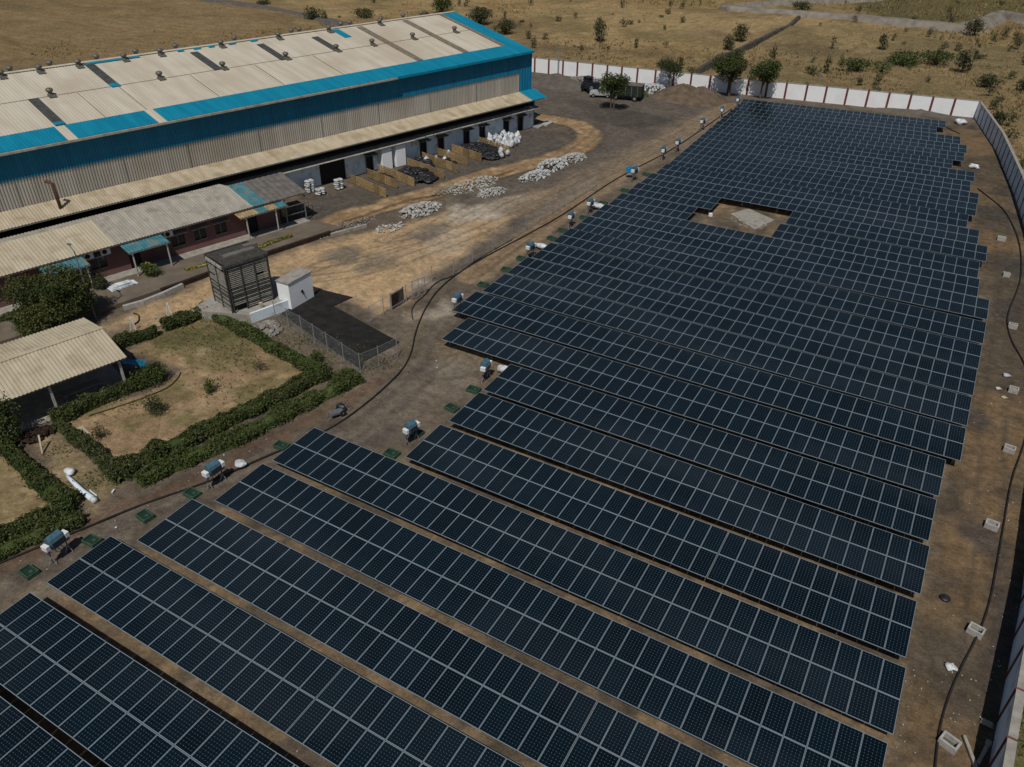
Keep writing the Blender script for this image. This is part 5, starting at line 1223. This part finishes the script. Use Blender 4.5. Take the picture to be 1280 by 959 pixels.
# vehicles by the far wall
def wheel(t, x, y, r, w=.24):
    o = MB().tube([(x, y-w/2, r), (x, y+w/2, r)], r, 18).build('wheel', 'tyre', t); MB().tube([(x, y-w/2-.01, r), (x, y+w/2+.01, r)], r*.5, 12).build('hub', 'steel', o)
a = at(751, 121); t = thing('parked_car', 'small white car parked partly behind the round tree', 'car', (a.x, a.y, 0), .35)
prof = [(-1.85, .35), (-1.85, .8), (-1.5, .92), (-.75, 1.0), (-.3, 1.42), (1.0, 1.45), (1.55, 1.0), (1.8, .9), (1.82, .35)]
k = len(prof); vs = [(x, -.78, z) for x, z in prof]+[(x, .78, z) for x, z in prof]
MB().add(vs, [tuple(range(k)), tuple(range(2*k-1, k-1, -1))]+[(i+1, i, i+k, i+1+k) for i in range(k-1)]+[(0, k-1, 2*k-1, k)]).build('body', 'carw', t, bevel=.05)
MB().b2(-.45, .95, -.79, -.785, 1.02, 1.33).b2(-.45, .95, .785, .79, 1.02, 1.33).build('side_window', 'glass', t)
MB().add([(-.73, -.68, 1.03), (-.73, .68, 1.03), (-.34, .66, 1.39), (-.34, -.66, 1.39)], [(0, 1, 2, 3)]).build('windscreen', 'glass', t, loc=(-.02, 0, .01))
for x in (-1.2, 1.15):
    for y in (-.72, .72): wheel(t, x, y, .3)
for y in (-.55, .55): MB().box((-1.86, y, .72), (.06, .3, .14)).build('headlight', 'glass', t)
a = at(739, 114); t = thing('tractor', 'dark blue tractor with cab standing left of the white car', 'tractor', (a.x, a.y, 0), 1.1)
MB().b2(-.3, 1.5, -.4, .4, .7, 1.35).build('hood', 'trkblue', t, bevel=.05); MB().b2(-1.3, -.2, -.65, .65, .75, 1.5).build('body', 'trkblue', t, bevel=.05)
MB().b2(-1.35, -.15, -.75, .75, 2.35, 2.45).build('cab_roof', 'black', t); MB().b2(-1.2, -.3, -.6, .6, 1.5, 2.35).build('cab_glass', 'glass', t)
for x in (-1.25, -.25):
    for y in (-.65, .65): MB().beam((x, y, 1.4), (x, y, 2.35), .08).build('cab_post', 'black', t)
for y in (-.8, .8): wheel(t, -.8, y, .75, .4)
for y in (-.6, .6): wheel(t, 1.1, y, .42, .25)
MB().tube([(.9, .2, 1.3), (.9, .2, 2.1)], .05, 6).build('exhaust', 'black', t)
a = at(783, 124); t = thing('trailer', 'dark green box trailer parked right of the round tree by the wall', 'trailer', (a.x, a.y, 0), .15)
MB().b2(-2.6, 2.6, -1.1, 1.1, .75, 2.4).build('box', 'dgreen', t, bevel=.04); MB().b2(-2.65, 2.65, -1.15, 1.15, 2.402, 2.5).build('roof', 'darkroof', t)
for x in (-2.0, -1.0, 0, 1.0, 2.0): MB().b2(x-.04, x+.04, -1.16, -1.101, .75, 2.38).build('rib', 'steeld', t)
for x in (-1.6, 1.6):
    for y in (-.95, .95): wheel(t, x, y, .42, .3)
MB().beam((-2.6, 0, .7), (-3.8, 0, .6), .1).build('drawbar', 'steeld', t)
mound('green_tarp_heap', 'green sheet heap at the right end of the trailer', at(801, 120), 1.4, 1.4, 1.3, 'leafC', 'heap')

# a scatter of litter and small stones on the working ground
def specks():
    rg = random.Random(31); mb = MB(); mb2 = MB()
    for k in range(900):
        z = rg.random()
        if z < .45: u, v = rg.uniform(1120, 1275), rg.uniform(380, 955)
        elif z < .7: u, v = rg.uniform(380, 600), rg.uniform(430, 560)
        elif z < .9: u, v = rg.uniform(470, 860), rg.uniform(150, 350)
        else: u, v = rg.uniform(60, 330), rg.uniform(560, 720)
        p = at(u, v)
        if poly_sd(np.array([p.x]), np.array([p.y]), COMP)[0] < .3: continue
        if -33.5 < p.x < 5.0 and p.y > 42 and v < 500: continue
        if p.x > -26 and p.x < 4.7 and p.y < 45: continue
        if fbm(np.array([p.x]), np.array([p.y]), 3.0, 88)[0] < .56: continue
        s_ = rg.uniform(.02, .08)*(1 if rg.random() < .95 else 2.2); R_ = Matrix.Rotation(rg.uniform(0, 6), 3, 'Z') @ Matrix.Rotation(rg.uniform(-.5, .5), 3, 'X')
        (mb if rg.random() < .25 else mb2).box((p.x, p.y, s_*.1), (s_, s_*rg.uniform(.4, 1), s_*.4), R_, taper=.7)
    setp(mb.build('loose_litter', 'sack'), 'scattered white litter flecks on the bare ground', 'litter', kind='stuff'); setp(mb2.build('loose_stones', 'stone'), 'scattered small pale stones on the bare ground', 'stones', kind='stuff')
specks()

# ------------------------------------------------------------------ light
tosun = Vector((.20, -.60, 1.0)).normalized()
w = D.worlds.new('World'); scn.world = w; w.use_nodes = True; N = w.node_tree.nodes; bg = N['Background']
sky = N.new('ShaderNodeTexSky'); sky.sky_type = 'NISHITA'; sky.sun_disc = False; sky.sun_elevation = math.asin(tosun.z); sky.sun_rotation = math.atan2(tosun.x, tosun.y)
sky.air_density = 1.0; sky.dust_density = .6
w.node_tree.links.new(sky.outputs[0], bg.inputs[0]); bg.inputs[1].default_value = .05
sd = D.lights.new('sun', 'SUN'); sd.energy = 4.0; sd.angle = math.radians(.5); sd.color = (1, .95, .87)
so = D.objects.new('sun', sd); col.objects.link(so); so.rotation_euler = tosun.to_track_quat('Z', 'Y').to_euler(); so.location = (0, 0, 80)
vs = scn.view_settings; vs.view_transform = 'Standard'; vs.look = 'None'; vs.gamma = 1; vs.exposure = -.55; vs.use_curve_mapping = False
